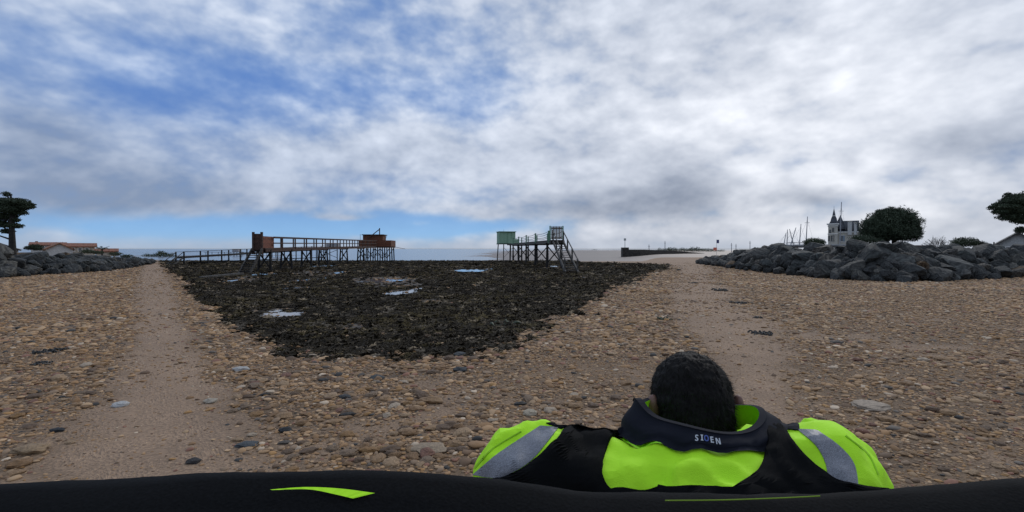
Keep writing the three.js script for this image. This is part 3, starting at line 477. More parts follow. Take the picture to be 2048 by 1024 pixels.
for (const [px, D, top, lab] of [[1298, 380, 489, 'thin mast standing over the jetty'], [1330, 400, 482, 'tall thin mast standing over the far woods'], [1463, 120, 486, 'thin mast poking above the low end of the rock bank'], [1472, 125, 488, 'short thin mast beside the taller one at the low end of the rock bank'], [1500, 120, 482, 'thin lone mast over the middle of the low rock bank']]) { const a = at(px, 502, D), b = at(px, top, D); single('far_mast', lab, 'mast', merged([pole(a.setY(-.6), b, .0008 * D, .0005 * D), box(.004 * D, .0006 * D, .0006 * D, b.x, b.y - .004 * D, b.z)]), mat(new THREE.Color(.2, .2, .21), .7)); }
{
  const p = gp(1433, 512, 0), o = thing('flag_pole', 'beach flag pole with small blue and pink flags beyond the rocks', 'flag', [p.x, 0, p.z]), s = -p.z / F;
  part('pole', pole(V(0, -.1, 0), V(0, (512 - 479) * s, 0), .035), mat(new THREE.Color(.35, .35, .35), .6), o);
  part('flag', box(5 * s, 7 * s, .02, 2.5 * s, 29 * s, 0), mat(new THREE.Color(.05, .06, .16), .8), o); part('flag', box(7 * s, 6 * s, .02, -3 * s, 14 * s, .05), mat(new THREE.Color(.6, .16, .1), .8), o);
}

// ---------------------------------------------------------------- trees, shrubs and buildings above the banks
const yR = 1.5, yL = .85;
{ const D = 62, b = onBank(1790, D, yR); plant('evergreen_oak', 'huge rounded dark evergreen tree beside the turreted mansion', 'tree', b, lobesFrom(b, D, [[1760, 452, 38, 28], [1800, 446, 38, 30], [1785, 436, 34, 20], [1815, 462, 28, 22], [1745, 460, 24, 22], [1778, 466, 44, 16], [1826, 470, 15, 12], [1736, 470, 15, 11], [1800, 430, 20, 12], ...Array.from({ length: 26 }, () => { const a = rnd() * 6.283, r = rr(.8, 1.02); return [1783 + Math.cos(a) * 54 * r, 451 - Math.sin(a) * 31 * r, rr(5, 11), rr(4, 8)]; })]), 60000, .14, leafDark, [[[0, -.3, 0], [-.1, 2, 0], .3, .22], [[-.1, 1.4, 0], [-1.3, 2.6, .2], .18, .1], [[-.1, 1.5, 0], [1.2, 2.7, -.2], .18, .1]]); }
{ const D = 55, b = onBank(1728, D, yR); plant('shrub', 'low dark shrub at the foot of the mansion and big tree', 'shrub', b, lobesFrom(b, D, [[1725, 478, 22, 9], [1745, 482, 20, 7], [1712, 480, 12, 7]]), 4000, .1, leafDark); }
{ const D = 50, b = onBank(1628, D, yR); plant('shrub', 'rounded dark shrub on the rocks between masts and mansion', 'shrub', b, lobesFrom(b, D, [[1628, 484, 19, 8], [1616, 488, 8, 8], [1638, 486, 10, 7]]), 3500, .09, leafMid); }
{ const D = 48, b = onBank(1935, D, yR - .2); plant('shrub', 'broad dark green shrub between the bare bush and white house', 'shrub', b, lobesFrom(b, D, [[1932, 484, 24, 10], [1915, 488, 12, 7], [1952, 488, 14, 7]]), 4500, .09, leafMid); }
{ // bare bush
  const D = 50, b = onBank(1875, D, yR - .1), o = thing('bare_bush', 'leafless twiggy bush above the rocks right of the big tree', 'bush', [b.x, b.y, b.z]), gs = [], tw = [];
  for (let i = 0; i < 46; i++) { const a = rr(-1.25, 1.25), L = rr(.9, 1.55), r = rr(-.4, .4), e = V(Math.sin(a) * L * 1.05, Math.cos(a) * L * .85 + .25, r), m = e.clone().multiplyScalar(.5).add(V(rr(-.1, .1), .1, 0)); gs.push(new THREE.TubeGeometry(new THREE.CatmullRomCurve3([V(rr(-.25, .25), -.2, 0), m, e]), 6, .016, 4)); for (let k = 0; k < 7; k++) { const s = m.clone().lerp(e, rr(0, 1)); tw.push(pole(s, s.clone().add(V(rr(-.25, .25), rr(.05, .3), rr(-.2, .2))), .008, .004, 3)); } }
  part('branches', merged(gs), barkM, o); part('twigs', merged(tw), barkM, o); part('undergrowth', canopy([[0, .2, 0, 1.1, .3, .5]], 1200, .07), leafGrey, o);
}
function cypress(name, label, D, pxTrunk, yb, pads, lean) { // flat layered crown
  const b = onBank(pxTrunk, D, yb), lb = lobesFrom(b, D, pads), top = lb.reduce((a, l) => l[1] > a[1] ? l : a, lb[0]);
  const o = plant(name, label, 'tree', b, lb, 30000, .12, leafDark, [[[0, -.3, 0], [lean * .4, 2.2, 0], .3, .22], [[lean * .4, 2.2, 0], [lean, top[1], 0], .22, .06], ...lb.map(l => [[lean * .6, Math.max(1.4, l[1] - .8), 0], [l[0], l[1], l[2]], .09, .03])]);
  return o;
}
cypress('cypress_tree', 'dark wind-shaped cypress with layered branches beside the low wall', 46, 24, yL, [[8, 402, 20, 7], [36, 404, 22, 7], [14, 388, 7, 5], [48, 413, 15, 5], [20, 418, 26, 8], [-20, 405, 30, 14], [-35, 425, 26, 12], [4, 432, 22, 7], [30, 424, 16, 6], [-10, 447, 20, 8], [22, 451, 15, 5], [10, 462, 12, 5], [-25, 462, 16, 6], [28, 440, 8, 4], [55, 408, 8, 3]], -.1);
cypress('cypress_tree', 'dark wind-shaped cypress spreading over the small white gabled house', 44, 2075, yR - .2, [[2020, 402, 22, 8], [2040, 396, 24, 9], [2005, 415, 24, 6], [2030, 420, 28, 10], [2060, 400, 30, 16], [2012, 390, 6, 5], [1996, 424, 14, 5], [2020, 434, 20, 7], [2044, 440, 22, 8], [2075, 425, 34, 20], [2044, 460, 10, 7], [2095, 450, 24, 14], [2000, 408, 10, 4], [1988, 413, 8, 3]], .1);

const white = mat(new THREE.Color(.8, .79, .75), .85, { map: grain }), cream = mat(new THREE.Color(.74, .66, .54), .85, { map: grain }), tile = mat(new THREE.Color(.5, .2, .11), .85, { map: coarse, bumpMap: coarseB, bumpScale: .03 }), slate = mat(new THREE.Color(.07, .078, .1), .6, { map: coarse, bumpMap: coarseB, bumpScale: .02 }), greyRoof = mat(new THREE.Color(.2, .19, .18), .8, { map: coarse }), pane = mat(new THREE.Color(.03, .034, .04), .12), frameM = mat(new THREE.Color(.78, .76, .7), .7), shutter = mat(new THREE.Color(.22, .27, .32), .7), stoneTrim = mat(new THREE.Color(.8, .74, .62), .85, { map: grain });
function windowOn(parent, x, y, z, w, h, m = frameM) { const f = sub('window', parent); part('frame', mergeGeometries([box(w + .12, .08, .08, x, y + h / 2, z), box(w + .12, .08, .1, x, y - h / 2, z), box(.07, h - .08, .08, x - w / 2, y, z), box(.07, h - .08, .08, x + w / 2, y, z), box(.04, h - .08, .05, x, y, z)]), m, f); part('pane', box(w - .08, h - .08, .03, x, y, z), pane, f); }
function gable(o, w, d, h, r, wallM, roofM, eave = .25, across = false) { // gable faces +z, or the ridge runs along x when across
  const W = across ? d : w, L = across ? w : d, sh = new THREE.Shape([[-W / 2, 0], [W / 2, 0], [W / 2, h], [0, h + r], [-W / 2, h]].map(p => new THREE.Vector2(...p)));
  let g = new THREE.ExtrudeGeometry(sh, { depth: L, bevelEnabled: false }).translate(0, 0, -L / 2); if (across) g.rotateY(Math.PI / 2); part('wall', boxUV(g, .5), wallM, o);
  for (const k of [-1, 1]) { const sl = Math.atan2(r, W / 2), len = Math.hypot(r, W / 2) + eave; let q = box(len, .12, L + .5).rotateZ(-k * sl).translate(k * Math.cos(sl) * len / 2, h + r - Math.sin(sl) * len / 2 + .08, 0); if (across) q.rotateY(Math.PI / 2); part('roof', boxUV(q, .6), roofM, o); }
}
{ const D = 50, p = onBank(2033, D, yR - .2), o = thing('gabled_house', 'small white gabled house under the spreading cypress', 'house', [p.x, p.y, p.z], -.72); gable(o, 3.2, 5, (498 - 492) * D / F + CH - p.y, 1.15, white, greyRoof); windowOn(o, -.3, .15, 2.53, 1.1, .9); }
{ const D = 50, p = onBank(-14, D, yL), o = thing('gabled_house', 'white gabled house half hidden by the cypress near the low wall', 'house', [p.x, p.y, p.z], .75); gable(o, 3.4, 5, .75, .75, white, greyRoof); windowOn(o, .6, .1, 2.53, .7, .5); }
const H = (px, py, D, base) => (HY - py) * D / F + CH - base;
{ const D = 75, b = yL, p = onBank(96, D, b), o = thing('long_house', 'white two level house with red tiled roof, left of the pine', 'house', [p.x, b, p.z], .7); gable(o, 3.6, 4, H(0, 491, D, b), .35, white, tile, .25, true); windowOn(o, -.6, H(0, 494, D, b), 2.04, .5, .35); windowOn(o, .5, H(0, 494, D, b), 2.04, .5, .35); part('chimney', box(.3, .8, .3, -1.3, H(0, 488, D, b), -.3), tile, o); }
{ const D = 68, b = yL, p = onBank(114, D, b), o = thing('orange_roof_house', 'low white gable-fronted house with orange tiled roof', 'house', [p.x, b, p.z], .8); gable(o, 2.7, 4.5, H(0, 501, D, b) + .1, .75, white, mat(new THREE.Color(.5, .22, .1), .85, { map: coarse })); }
{ const D = 72, b = yL, p = onBank(150, D, b), o = thing('cream_house', 'cream house with red tiled roof and three windows above the rocks', 'house', [p.x, b, p.z], .66); gable(o, 4.2, 3.5, H(0, 494, D, b), .42, cream, tile, .25, true); for (const x of [-.2, .55, 1.3]) windowOn(o, x, H(0, 499, D, b), 1.79, .4, .5); part('chimney', box(.3, .5, .3, .6, H(0, 490, D, b), 0), tile, o); }
{ const D = 66, b = yL - .1, p = onBank(212, D, b), o = thing('small_roof_house', 'small low house with orange roof beside the palm', 'house', [p.x, b, p.z], .66); gable(o, 2, 2.5, H(0, 506, D, b) + .15, .3, cream, tile, .2, true); }
{ const D = 92, b = onBank(122, D, yL); plant('umbrella_pine', 'dark umbrella pine crown rising behind the red roofed houses', 'tree', b, lobesFrom(b, D, [[120, 490, 18, 5], [108, 492, 9, 4], [132, 491, 9, 4]]), 5000, .13, leafDark, [[[0, -.2, 0], [0, 1.4, 0], .2, .15]]); }
{ const D = 50, b = onBank(67, D, yL); plant('shrub', 'dark shrub between the cypress and the white houses', 'shrub', b, lobesFrom(b, D, [[67, 494, 12, 6], [56, 496, 8, 4], [77, 497, 8, 4]]), 2500, .08, leafDark); }
{ const D = 58, b = onBank(185, D, yL); plant('hedge', 'green hedge in front of the cream house', 'hedge', b, lobesFrom(b, D, [[178, 503, 14, 4], [195, 505, 10, 4], [230, 508, 12, 4], [250, 513, 12, 4], [270, 517, 10, 3]]), 4000, .08, leafMid); }
{ const D = 60, p = onBank(203, D, yL), o = thing('palm_tree', 'small palm with drooping fronds above the rocks', 'palm', [p.x, p.y - .2, p.z]); const y = H(0, 500, D, p.y - .2); part('trunk', pole(V(0, -.2, 0), V(0, y, 0), .1, .08), barkM, o);
  for (let i = 0; i < 13; i++) { const a = i / 13 * 6.283, c = new THREE.QuadraticBezierCurve3(V(0, y, 0), V(Math.cos(a) * .35, y + .4, Math.sin(a) * .35), V(Math.cos(a) * .75, y + .05 + .2 * (i % 3), Math.sin(a) * .75)), gs = []; for (let k = 1; k < 9; k++) { const q = c.getPoint(k / 9), t = V(-Math.sin(a), -.4, Math.cos(a)); for (const s of [-1, 1]) gs.push(pole(q, q.clone().add(V(t.x * s * .16, -.08, t.z * s * .16)), .012, .004, 3)); } gs.push(new THREE.TubeGeometry(c, 8, .014, 4)); part('frond', merged(gs), leafDark, o); } }
{ const a = onBank(24, 46, yL), b = onBank(58, 50, yL), o = single('garden_wall', 'low brown garden wall behind the rocks beside the cypress trunk', 'wall', merged([beam(a.setY(yL + .15), b.setY(yL + .15), .2, .75)]), brownWood); }
{ const a = onBank(1822, 58, yR), b = onBank(1862, 58, yR); single('garden_wall', 'low reddish wall behind the rocks between big tree and bare bush', 'wall', merged([beam(a.setY(yR + .2), b.setY(yR + .2), .2, .85)]), mat(new THREE.Color(.2, .12, .085), .9, { map: coarse })); }
single('fence_post', 'thin grey post standing left of the white gabled house', 'post', pole(onBank(1988, 46, 1.7), at(1988, 484, 46), .05), greyWood);
{ const D = 47, a = onBank(1965, D, 1.7), t = at(1965, 482, D); single('tv_aerial', 'small rooftop aerial on a pole by the broad shrub', 'aerial', merged([pole(a, t, .02), box(.6, .025, .025, t.x, t.y - .1, t.z), box(.4, .025, .025, t.x, t.y - .22, t.z)]), greyWood); }
{ // the turreted mansion
  const D = 140, b = 1.5, p = onBank(1690, D, b), s = D / F, hy = py => H(0, py, D, b), X = px => (px - 1690) * s * .84;
  const o = thing('turreted_mansion', 'pale stone mansion with slate roofs, pointed turret and tall chimneys', 'mansion', [p.x, b, p.z], -.58);
  const w0 = X(1657), w1 = X(1676), tx = (w0 + w1) / 2, tw = w1 - w0;
  part('tower_wall', boxUV(box(tw, hy(450), tw, tx, hy(450) / 2, 1.2), .4), stoneTrim, o); for (const y of [468, 452]) part('string_course', box(tw + .3, .2, tw + .3, tx, hy(y), 1.2), frameM, o);
  part('cornice', box(tw + .7, .3, tw + .7, tx, hy(449) + .1, 1.2), frameM, o);
  const roof = new THREE.LatheGeometry([[tw * .72, 0], [tw * .5, .7], [tw * .4, 1.5], [tw * .26, 2.0], [tw * .24, 2.15], [tw * .2, 2.6], [.02, 4.2]].map(q => new THREE.Vector2(...q)), 4).rotateY(Math.PI / 4).translate(tx + .2, hy(449) + .25, 1.2); const tr = part('turret_roof', roof, slate, o); part('lantern_band', box(tw * .36, .14, tw * .36, tx + .2, hy(449) + 2.36, 1.2), frameM, tr); part('finial', pole(V(tx + .2, hy(449) + 4.3, 1.2), V(tx + .2, hy(449) + 5.1, 1.2), .04, .02), slate, tr);
  const m0 = X(1672), m1 = X(1722), mw = m1 - m0, mx = (m0 + m1) / 2; part('main_wall', boxUV(box(mw, hy(465), 7, mx, hy(465) / 2, -2.8), .4), stoneTrim, o); part('cornice', box(mw + .4, .25, 7.4, mx, hy(465) + .1, -2.8), frameM, o);
  const sh = new THREE.Shape([[-3.6, 0], [3.6, 0], [.5, 3.1], [-.5, 3.1]].map(q => new THREE.Vector2(...q))); part('main_roof', boxUV(new THREE.ExtrudeGeometry(sh, { depth: mw - .6, bevelEnabled: false }).rotateY(Math.PI / 2).translate(m0 + .2, hy(465) + .2, -2.8), .5), slate, o);
  part('hip_roof', new THREE.ConeGeometry(2.1, 3.9, 4).rotateY(Math.PI / 4).translate(X(1681), hy(465) + 2.9, -.4), slate, o);
  for (const [x, t] of [[1700, 444], [1711, 446.5]]) { const c = part('chimney', boxUV(box(x < 1705 ? .95 : .6, hy(t) - hy(470), .9, X(x), (hy(t) + hy(470)) / 2, .75), .4), white, o); part('chimney_cap', box(x < 1705 ? 1.1 : .75, .2, 1.1, X(x), hy(t) + .1, .75), stoneTrim, c); }
  for (const [x, y, w, h, z] of [[1661, 463, .55, 1.1, 1.2 + tw / 2 + .02], [1667, 460, .55, 1.3, 1.2 + tw / 2 + .02], [1665, 477, .6, 1.7, 1.2 + tw / 2 + .02], [1668, 477, .4, 1.7, 1.2 + tw / 2 + .02], [1659, 477, .5, 1.5, 1.2 + tw / 2 + .02]]) windowOn(o, X(x), hy(y), z, w, h, stoneTrim);
  windowOn(o, X(1685), hy(477), .72, .9, 1.6); for (const x of [1681.5, 1688.5]) part('shutter', box(.45, 1.6, .06, X(x), hy(477), .76), shutter, o); part('dormer', boxUV(box(.5, 1.2, .5, X(1720), hy(465) + .6, .6), .4), stoneTrim, o);
}
// dinghies drawn up behind the bank, their masts showing above it
const boatHull = mat(new THREE.Color(.55, .55, .55), .5), mastM = mat(new THREE.Color(.3, .3, .31), .4, { metalness: .4 });
for (const [px, D, y0, pt, yt, lab] of [[1680, 70, 484, 1683, 404, 'tall leaning mast standing before the mansion'], [1612, 72, 488, 1615, 433, 'tall upright mast with a crosstree left of the mansion'], [1599, 74, 488, 1602, 448, 'plain mast of middle height left of the crosstree mast'], [1582, 74, 488, 1592, 455, 'mast leaning strongly right, among short masts'], [1584, 78, 478, 1579, 458, 'short mast leaning left behind the strongly leaning mast'], [1574, 76, 488, 1575, 459, 'short upright mast at the outer end of the row'], [1568, 80, 488, 1572, 466, 'shortest thin mast at the outer end of the row']]) {
  const a = at(px, y0, D), t = at(pt, yt, D), d = t.clone().sub(a), base = a.clone().addScaledVector(d, -(a.y - 2.2) / d.y), o = thing('sailing_dinghy', lab, 'sailboat', [base.x, 1.9, base.z], rr(-.6, .6), undefined); o.rotation.y = 0;
  const up = t.clone().sub(V(base.x, 1.9, base.z)); part('mast', pole(V(0, .3, 0), up, .075, .045), mastM, o); part('boom', pole(V(0, .75, 0), V(1.6, .7, .3), .035), mastM, o); part('stay', merged([pole(V(1.2, .4, 0), up.clone().multiplyScalar(.9), .01, .01, 4), pole(V(-1.2, .4, 0), up.clone().multiplyScalar(.9), .01, .01, 4)]), mastM, o);
  if (yt < 440) part('crosstree', merged([beam(up.clone().multiplyScalar(.8).add(V(-.35, 0, 0)), up.clone().multiplyScalar(.8).add(V(.35, 0, 0)), .04)]), mastM, o);
  const hs = new THREE.SphereGeometry(1, 20, 10, 0, 6.2832, Math.PI / 2, Math.PI / 2).scale(1.9, .45, .62).translate(0, .42, 0); part('hull', hs, boatHull, o); part('foredeck', new THREE.CylinderGeometry(1, 1, .04, 24).scale(1.88, 1, .6).translate(0, .42, 0), boatHull, o);
}

// ---------------------------------------------------------------- the person bent forward under the camera pack
const C = { // joints in the world, metres
  hipL: V(.17, .93, -.52), hipR: V(.39, .93, -.5), pelvis: V(.28, .97, -.54), chest: V(.335, 1.125, -.86), neck: V(.36, 1.27, -1.0), head: V(.379, 1.362, -1.085),
};
const cap = (p, a, b, ra, rb) => { const ab = b.clone().sub(a), h = clamp(p.clone().sub(a).dot(ab) / ab.lengthSq()); return p.distanceTo(a.clone().addScaledVector(ab, h)) - mix(ra, rb, h); };
const capFast = (a, b, ra, rb) => { const dx = b.x - a.x, dy = b.y - a.y, dz = b.z - a.z, q = dx * dx + dy * dy + dz * dz; return (x, y, z) => { const px = x - a.x, py = y - a.y, pz = z - a.z, h = clamp((px * dx + py * dy + pz * dz) / q); const ex = px - dx * h, ey = py - dy * h, ez = pz - dz * h; return Math.sqrt(ex * ex + ey * ey + ez * ez) - (ra + (rb - ra) * h); }; };
const ell = (c, rx, ry, rz, tilt = 0) => { const cs = Math.cos(tilt), sn = Math.sin(tilt); return (x, y, z) => { const a = x - c.x, b0 = y - c.y, c0 = z - c.z, b = b0 * cs + c0 * sn, d = -b0 * sn + c0 * cs; const k = Math.sqrt((a / rx) ** 2 + (b / ry) ** 2 + (d / rz) ** 2); return (k - 1) * Math.min(rx, ry, rz); }; };
const smin = (fs, k) => (x, y, z) => { let s = 1e9; for (const f of fs) { const d = f(x, y, z), h = Math.max(k - Math.abs(s - d), 0) / k; s = Math.min(s, d) - h * h * k * .25; } return s; };
function mesh(field, lo, hi, res) { // marching cubes over a box of space
  const mc = new MarchingCubes(res, new THREE.MeshBasicMaterial(), false, false, 400000); mc.isolation = 0;
  const c = lo.clone().add(hi).multiplyScalar(.5), hs = Math.max(hi.x - lo.x, hi.y - lo.y, hi.z - lo.z) / 2, half = res / 2;
  for (let k = 0; k < res; k++) for (let j = 0; j < res; j++) for (let i = 0; i < res; i++) mc.field[i + j * res + k * res * res] = -field(c.x + (i - half) / half * hs, c.y + (j - half) / half * hs, c.z + (k - half) / half * hs);
  mc.update(); const n = mc.count, p = new Float32Array(n * 3); for (let i = 0; i < n; i++) { p[i * 3] = mc.positionArray[i * 3] * hs + c.x; p[i * 3 + 1] = mc.positionArray[i * 3 + 1] * hs + c.y; p[i * 3 + 2] = mc.positionArray[i * 3 + 2] * hs + c.z; }
  let g = new THREE.BufferGeometry(); g.setAttribute('position', new THREE.BufferAttribute(p, 3)); g = mergeVertices(g, 1e-5); g.computeVertexNormals(); return g;
}
const shL = at(1066, 968, .93), shR = at(1636, 964, .93), elL = V(-.055, 1.05, -.95), elR = V(.672, 1.04, -.95), haL = V(.07, .88, -1.12), haR = V(.63, .88, -1.12);
const wr = (x, y, z) => .02 * Math.abs(noise.noise(x * 15 + 2, y * 9 + 3, z * 15)) - .005 + .007 * noise.noise(x * 30, y * 22 + 3, z * 30) + .009 * Math.sin(x * 46 + y * 30 + 3 * Math.sin(z * 22)) * noise.noise(x * 9, y * 9, z * 9) + .012 * noise.noise(x * 11 + 4, y * 13, z * 11);
const jacketBase = smin([capFast(C.pelvis, C.chest, .17, .2), ell(V(.355, 1.155, -.88), .235, .15, .15, .6), capFast(V(.355, 1.23, -.95), shL, .095, .087), capFast(V(.355, 1.23, -.95), shR, .095, .087), capFast(shL, elL, .088, .075), capFast(shR, elR, .088, .075), capFast(elL, haL, .075, .055), capFast(elR, haR, .075, .055)], .09);
const neckHole = capFast(V(.362, 1.33, -1.0), V(.375, 1.55, -1.02), .088, .088);
const jacketF = (x, y, z) => Math.max(jacketBase(x, y, z) + wr(x, y, z), -neckHole(x, y, z));
function cast(px, py, f) { // from the eye along a pixel to the garment
  const d = ray(px, py).normalize(), p = V(0, CH, 0).addScaledVector(d, .45); let best = 1e9, bp = p.clone();
  for (let i = 0; i < 160; i++) { const s = f(p.x, p.y, p.z); if (s < best) { best = s; bp.copy(p); } if (s < .0004) break; p.addScaledVector(d, Math.max(.0006, s * .6)); if (p.z < -1.5) break; }
  const e = .004, n = V(f(bp.x + e, bp.y, bp.z) - f(bp.x - e, bp.y, bp.z), f(bp.x, bp.y + e, bp.z) - f(bp.x, bp.y - e, bp.z), f(bp.x, bp.y, bp.z + e) - f(bp.x, bp.y, bp.z - e)).normalize();
  bp.addScaledVector(n, -best); return [bp, n];
}
function along(pts, n) { const c = new THREE.CatmullRomCurve3(pts.map(([x, y]) => V(x, y, 0)), false, 'centripetal'); return Array.from({ length: n + 1 }, (_, i) => c.getPoint(i / n)); }
function patch(left, right, thick, lift = 0, n = 40, m = 14) { // a cloth piece laid on the jacket between two outlines, with its own thickness
  const A = along(left, n), B = along(right, n), top = [], bot = [];
  for (let i = 0; i <= n; i++) for (let j = 0; j <= m; j++) { const [p, nn] = cast(mix(A[i].x, B[i].x, j / m), mix(A[i].y, B[i].y, j / m), jacketF), edge = Math.min(1, 4 * Math.min(j / m, 1 - j / m) + .55); top.push(p.clone().addScaledVector(nn, lift + thick * edge)); bot.push(p.clone().addScaledVector(nn, lift - .006)); }
  const pos = [], q = (a, b, c, d) => { for (const v of [a, b, c, c, b, d]) pos.push(v.x, v.y, v.z); }, I = (i, j) => i * (m + 1) + j;
  for (let i = 0; i < n; i++) { for (let j = 0; j < m; j++) { q(top[I(i, j)], top[I(i, j + 1)], top[I(i + 1, j)], top[I(i + 1, j + 1)]); } q(bot[I(i, 0)], top[I(i, 0)], bot[I(i + 1, 0)], top[I(i + 1, 0)]); q(bot[I(i, m)], top[I(i, m)], bot[I(i + 1, m)], top[I(i + 1, m)]); }
  for (let j = 0; j < m; j++) { q(bot[I(0, j)], top[I(0, j)], bot[I(0, j + 1)], top[I(0, j + 1)]); q(bot[I(n, j)], top[I(n, j)], bot[I(n, j + 1)], top[I(n, j + 1)]); }
  let g = new THREE.BufferGeometry(); g.setAttribute('position', new THREE.Float32BufferAttribute(pos, 3)); g = toCreasedNormals(mergeVertices(g, 1e-5), .7); return boxUVkeep(g, 8);
}
function boxUVkeep(g, s) { const p = g.attributes.position, uv = new Float32Array(p.count * 2); for (let i = 0; i < p.count; i++) { uv[i * 2] = p.getX(i) * s; uv[i * 2 + 1] = (p.getY(i) - p.getZ(i)) * s; } g.setAttribute('uv', new THREE.BufferAttribute(uv, 2)); return g; }
const weave = noiseTex(256, 90, 120, 255, 3), weaveB = noiseTex(256, 90, 0, 255, 3, 1, false);
const neon = mat(new THREE.Color(.46, .9, .008), .75, { bumpMap: weaveB, bumpScale: .0006 }), reflective = mat(new THREE.Color(.36, .37, .41), .45, { map: weave }), navy = new THREE.MeshPhysicalMaterial({ color: new THREE.Color(.007, .0085, .015), roughness: .85, specularIntensity: .4, side: THREE.DoubleSide, bumpMap: weaveB, bumpScale: .0003 }), blackCloth = new THREE.MeshPhysicalMaterial({ color: new THREE.Color(.006, .0065, .0075), roughness: .9, specularIntensity: .25, side: THREE.DoubleSide, map: weave, bumpMap: weaveB, bumpScale: .0002 }), skinM = mat(new THREE.Color(.42, .2, .14), .55, { map: coarse }), hairM = new THREE.MeshPhysicalMaterial({ color: new THREE.Color(.006, .005, .0045), roughness: .7, specularIntensity: .35, side: THREE.DoubleSide }), trouserM = mat(new THREE.Color(.02, .022, .03), .85), bootM = mat(new THREE.Color(.03, .025, .02), .7);
{
  const o = thing('person', 'person in black and neon yellow jacket bent forward, seen from behind, dark short hair', 'person', [.28, 0, -.52]);
  const rel = g => g.translate(-.28, 0, .52);
  // body: head, neck and hands in one surface
  const hd = C.head, tilt = .5;
  const skull = ell(V(hd.x, hd.y + .015, hd.z), .07, .096, .09, tilt), jaw = ell(V(hd.x, hd.y - .05, hd.z - .06), .055, .07, .06, tilt), earF = k => smin([ell(V(hd.x + k * .089 + .004, hd.y + .006, hd.z + .016), .012, .029, .018, .3), capFast(V(hd.x + k * .07, hd.y, hd.z + .01), V(hd.x + k * .088 + .004, hd.y + .004, hd.z + .014), .014, .01)], .01), nose = capFast(V(hd.x, hd.y - .03, hd.z - .105), V(hd.x, hd.y - .06, hd.z - .125), .008, .014);
  const headF = smin([skull, jaw, capFast(C.neck, V(hd.x, hd.y - .03, hd.z + .01), .062, .058), earF(-1), earF(1), nose, ell(V(hd.x, hd.y - .095, hd.z - .118), .022, .008, .008)], .018);
  const eyes = [-1, 1].map(k => ell(V(hd.x + k * .031, hd.y - .018, hd.z - .098), .014, .009, .01));
  const headG = mesh((x, y, z) => Math.max(headF(x, y, z), -Math.min(eyes[0](x, y, z), eyes[1](x, y, z)) - .004), V(hd.x - .14, hd.y - .19, hd.z - .16), V(hd.x + .14, hd.y + .12, hd.z + .13), 84);
  const handG = (w, k) => { const f = [ell(V(w.x, w.y - .045, w.z - .03), .042, .05, .02, .4)]; const L = [.066, .076, .07, .055]; for (let i = 0; i < 4; i++) { const a = V(w.x + k * (-.03 + i * .02), w.y - .08, w.z - .048), b = a.clone().add(V(0, -L[i] * .55, -.012)), c = b.clone().add(V(-k * .004, -L[i] * .4, .022)); f.push(capFast(a, b, .0095, .009), capFast(b, c, .009, .0075)); } const t0 = V(w.x - k * .036, w.y - .03, w.z - .035), t1 = t0.clone().add(V(-k * .022, -.03, -.012)), t2 = t1.clone().add(V(k * .006, -.03, -.006)); f.push(capFast(t0, t1, .013, .011), capFast(t1, t2, .011, .009), capFast(V(w.x, w.y + .04, w.z + .02), V(w.x, w.y - .02, w.z - .02), .028, .026)); return mesh(smin(f, .008), V(w.x - .1, w.y - .17, w.z - .12), V(w.x + .1, w.y + .06, w.z + .08), 60); };
  const torsoG = mesh(smin([capFast(C.pelvis, C.chest, .1, .1), capFast(C.chest, C.neck, .08, .06)], .05), V(.05, .75, -1.15), V(.65, 1.4, -.35), 40);
  part('body', rel(mergeGeometries([headG, handG(haL, 1), handG(haR, -1), torsoG])), skinM, o);
  // hair cap with strands
  const hairBase = smin([ell(V(hd.x, hd.y + .022, hd.z + .004), .081, .096, .097, tilt), ell(V(hd.x, hd.y - .035, hd.z + .048), .062, .075, .05, tilt)], .03);
  const hairG = mesh((x, y, z) => Math.max(hairBase(x, y, z) + .003 * noise.noise(x * 160, y * 60, z * 90) + .004 * noise.noise(x * 40, y * 40, z * 40), -(y - hd.y) * .55 + (-(z - hd.z)) * .8 - .055), V(hd.x - .12, hd.y - .14, hd.z - .13), V(hd.x + .12, hd.y + .15, hd.z + .14), 110);
  const hair = part('hair', rel(hairG), hairM, o);
  { const pos = [], hp = hairG.attributes.position, hn = hairG.attributes.normal; // short strands
    for (let i = 0; i < 9000; i++) { const k = Math.floor(rnd() * hp.count), p = V().fromBufferAttribute(hp, k), n = V().fromBufferAttribute(hn, k), t = V(rr(-.4, .4), rr(-.9, -.1), rr(-.1, .6)).addScaledVector(n, .35).normalize().multiplyScalar(rr(.008, .017)), s = V().crossVectors(t, n).setLength(.0006); for (const v of [p.clone().sub(s), p.clone().add(s), p.clone().add(t)]) pos.push(v.x, v.y, v.z); }
    const g = new THREE.BufferGeometry(); g.setAttribute('position', new THREE.Float32BufferAttribute(pos, 3)); g.computeVertexNormals(); part('strands', g, hairM, hair); }
  // jacket
  const jk = part('jacket', rel(boxUVkeep(mesh(jacketF, V(-.2, .75, -1.3), V(.9, 1.5, -.2), 130), 8)), neon, o);
  const stripe = (l, r) => part('reflective_stripe', rel(patch(l, r, .003, 0, 36, 12)), reflective, jk);
  stripe([[1080, 852], [1034, 882], [984, 917], [946, 950]], [[1116, 856], [1090, 890], [1058, 925], [1000, 958]]);
  stripe([[1596, 860], [1632, 892], [1650, 925], [1658, 966]], [[1636, 862], [1682, 895], [1708, 928], [1716, 972]]);
  const seamM = mat(new THREE.Color(.3, .6, .01), .8); for (const [l, r] of [[[[1040, 862], [980, 900], [948, 935]], [[1043, 864], [983, 902], [951, 937]]], [[[1690, 872], [1735, 910], [1755, 950]], [[1693, 871], [1738, 909], [1758, 949]]]]) part('seam', rel(patch(l, r, .002, 0, 40, 2)), seamM, jk);
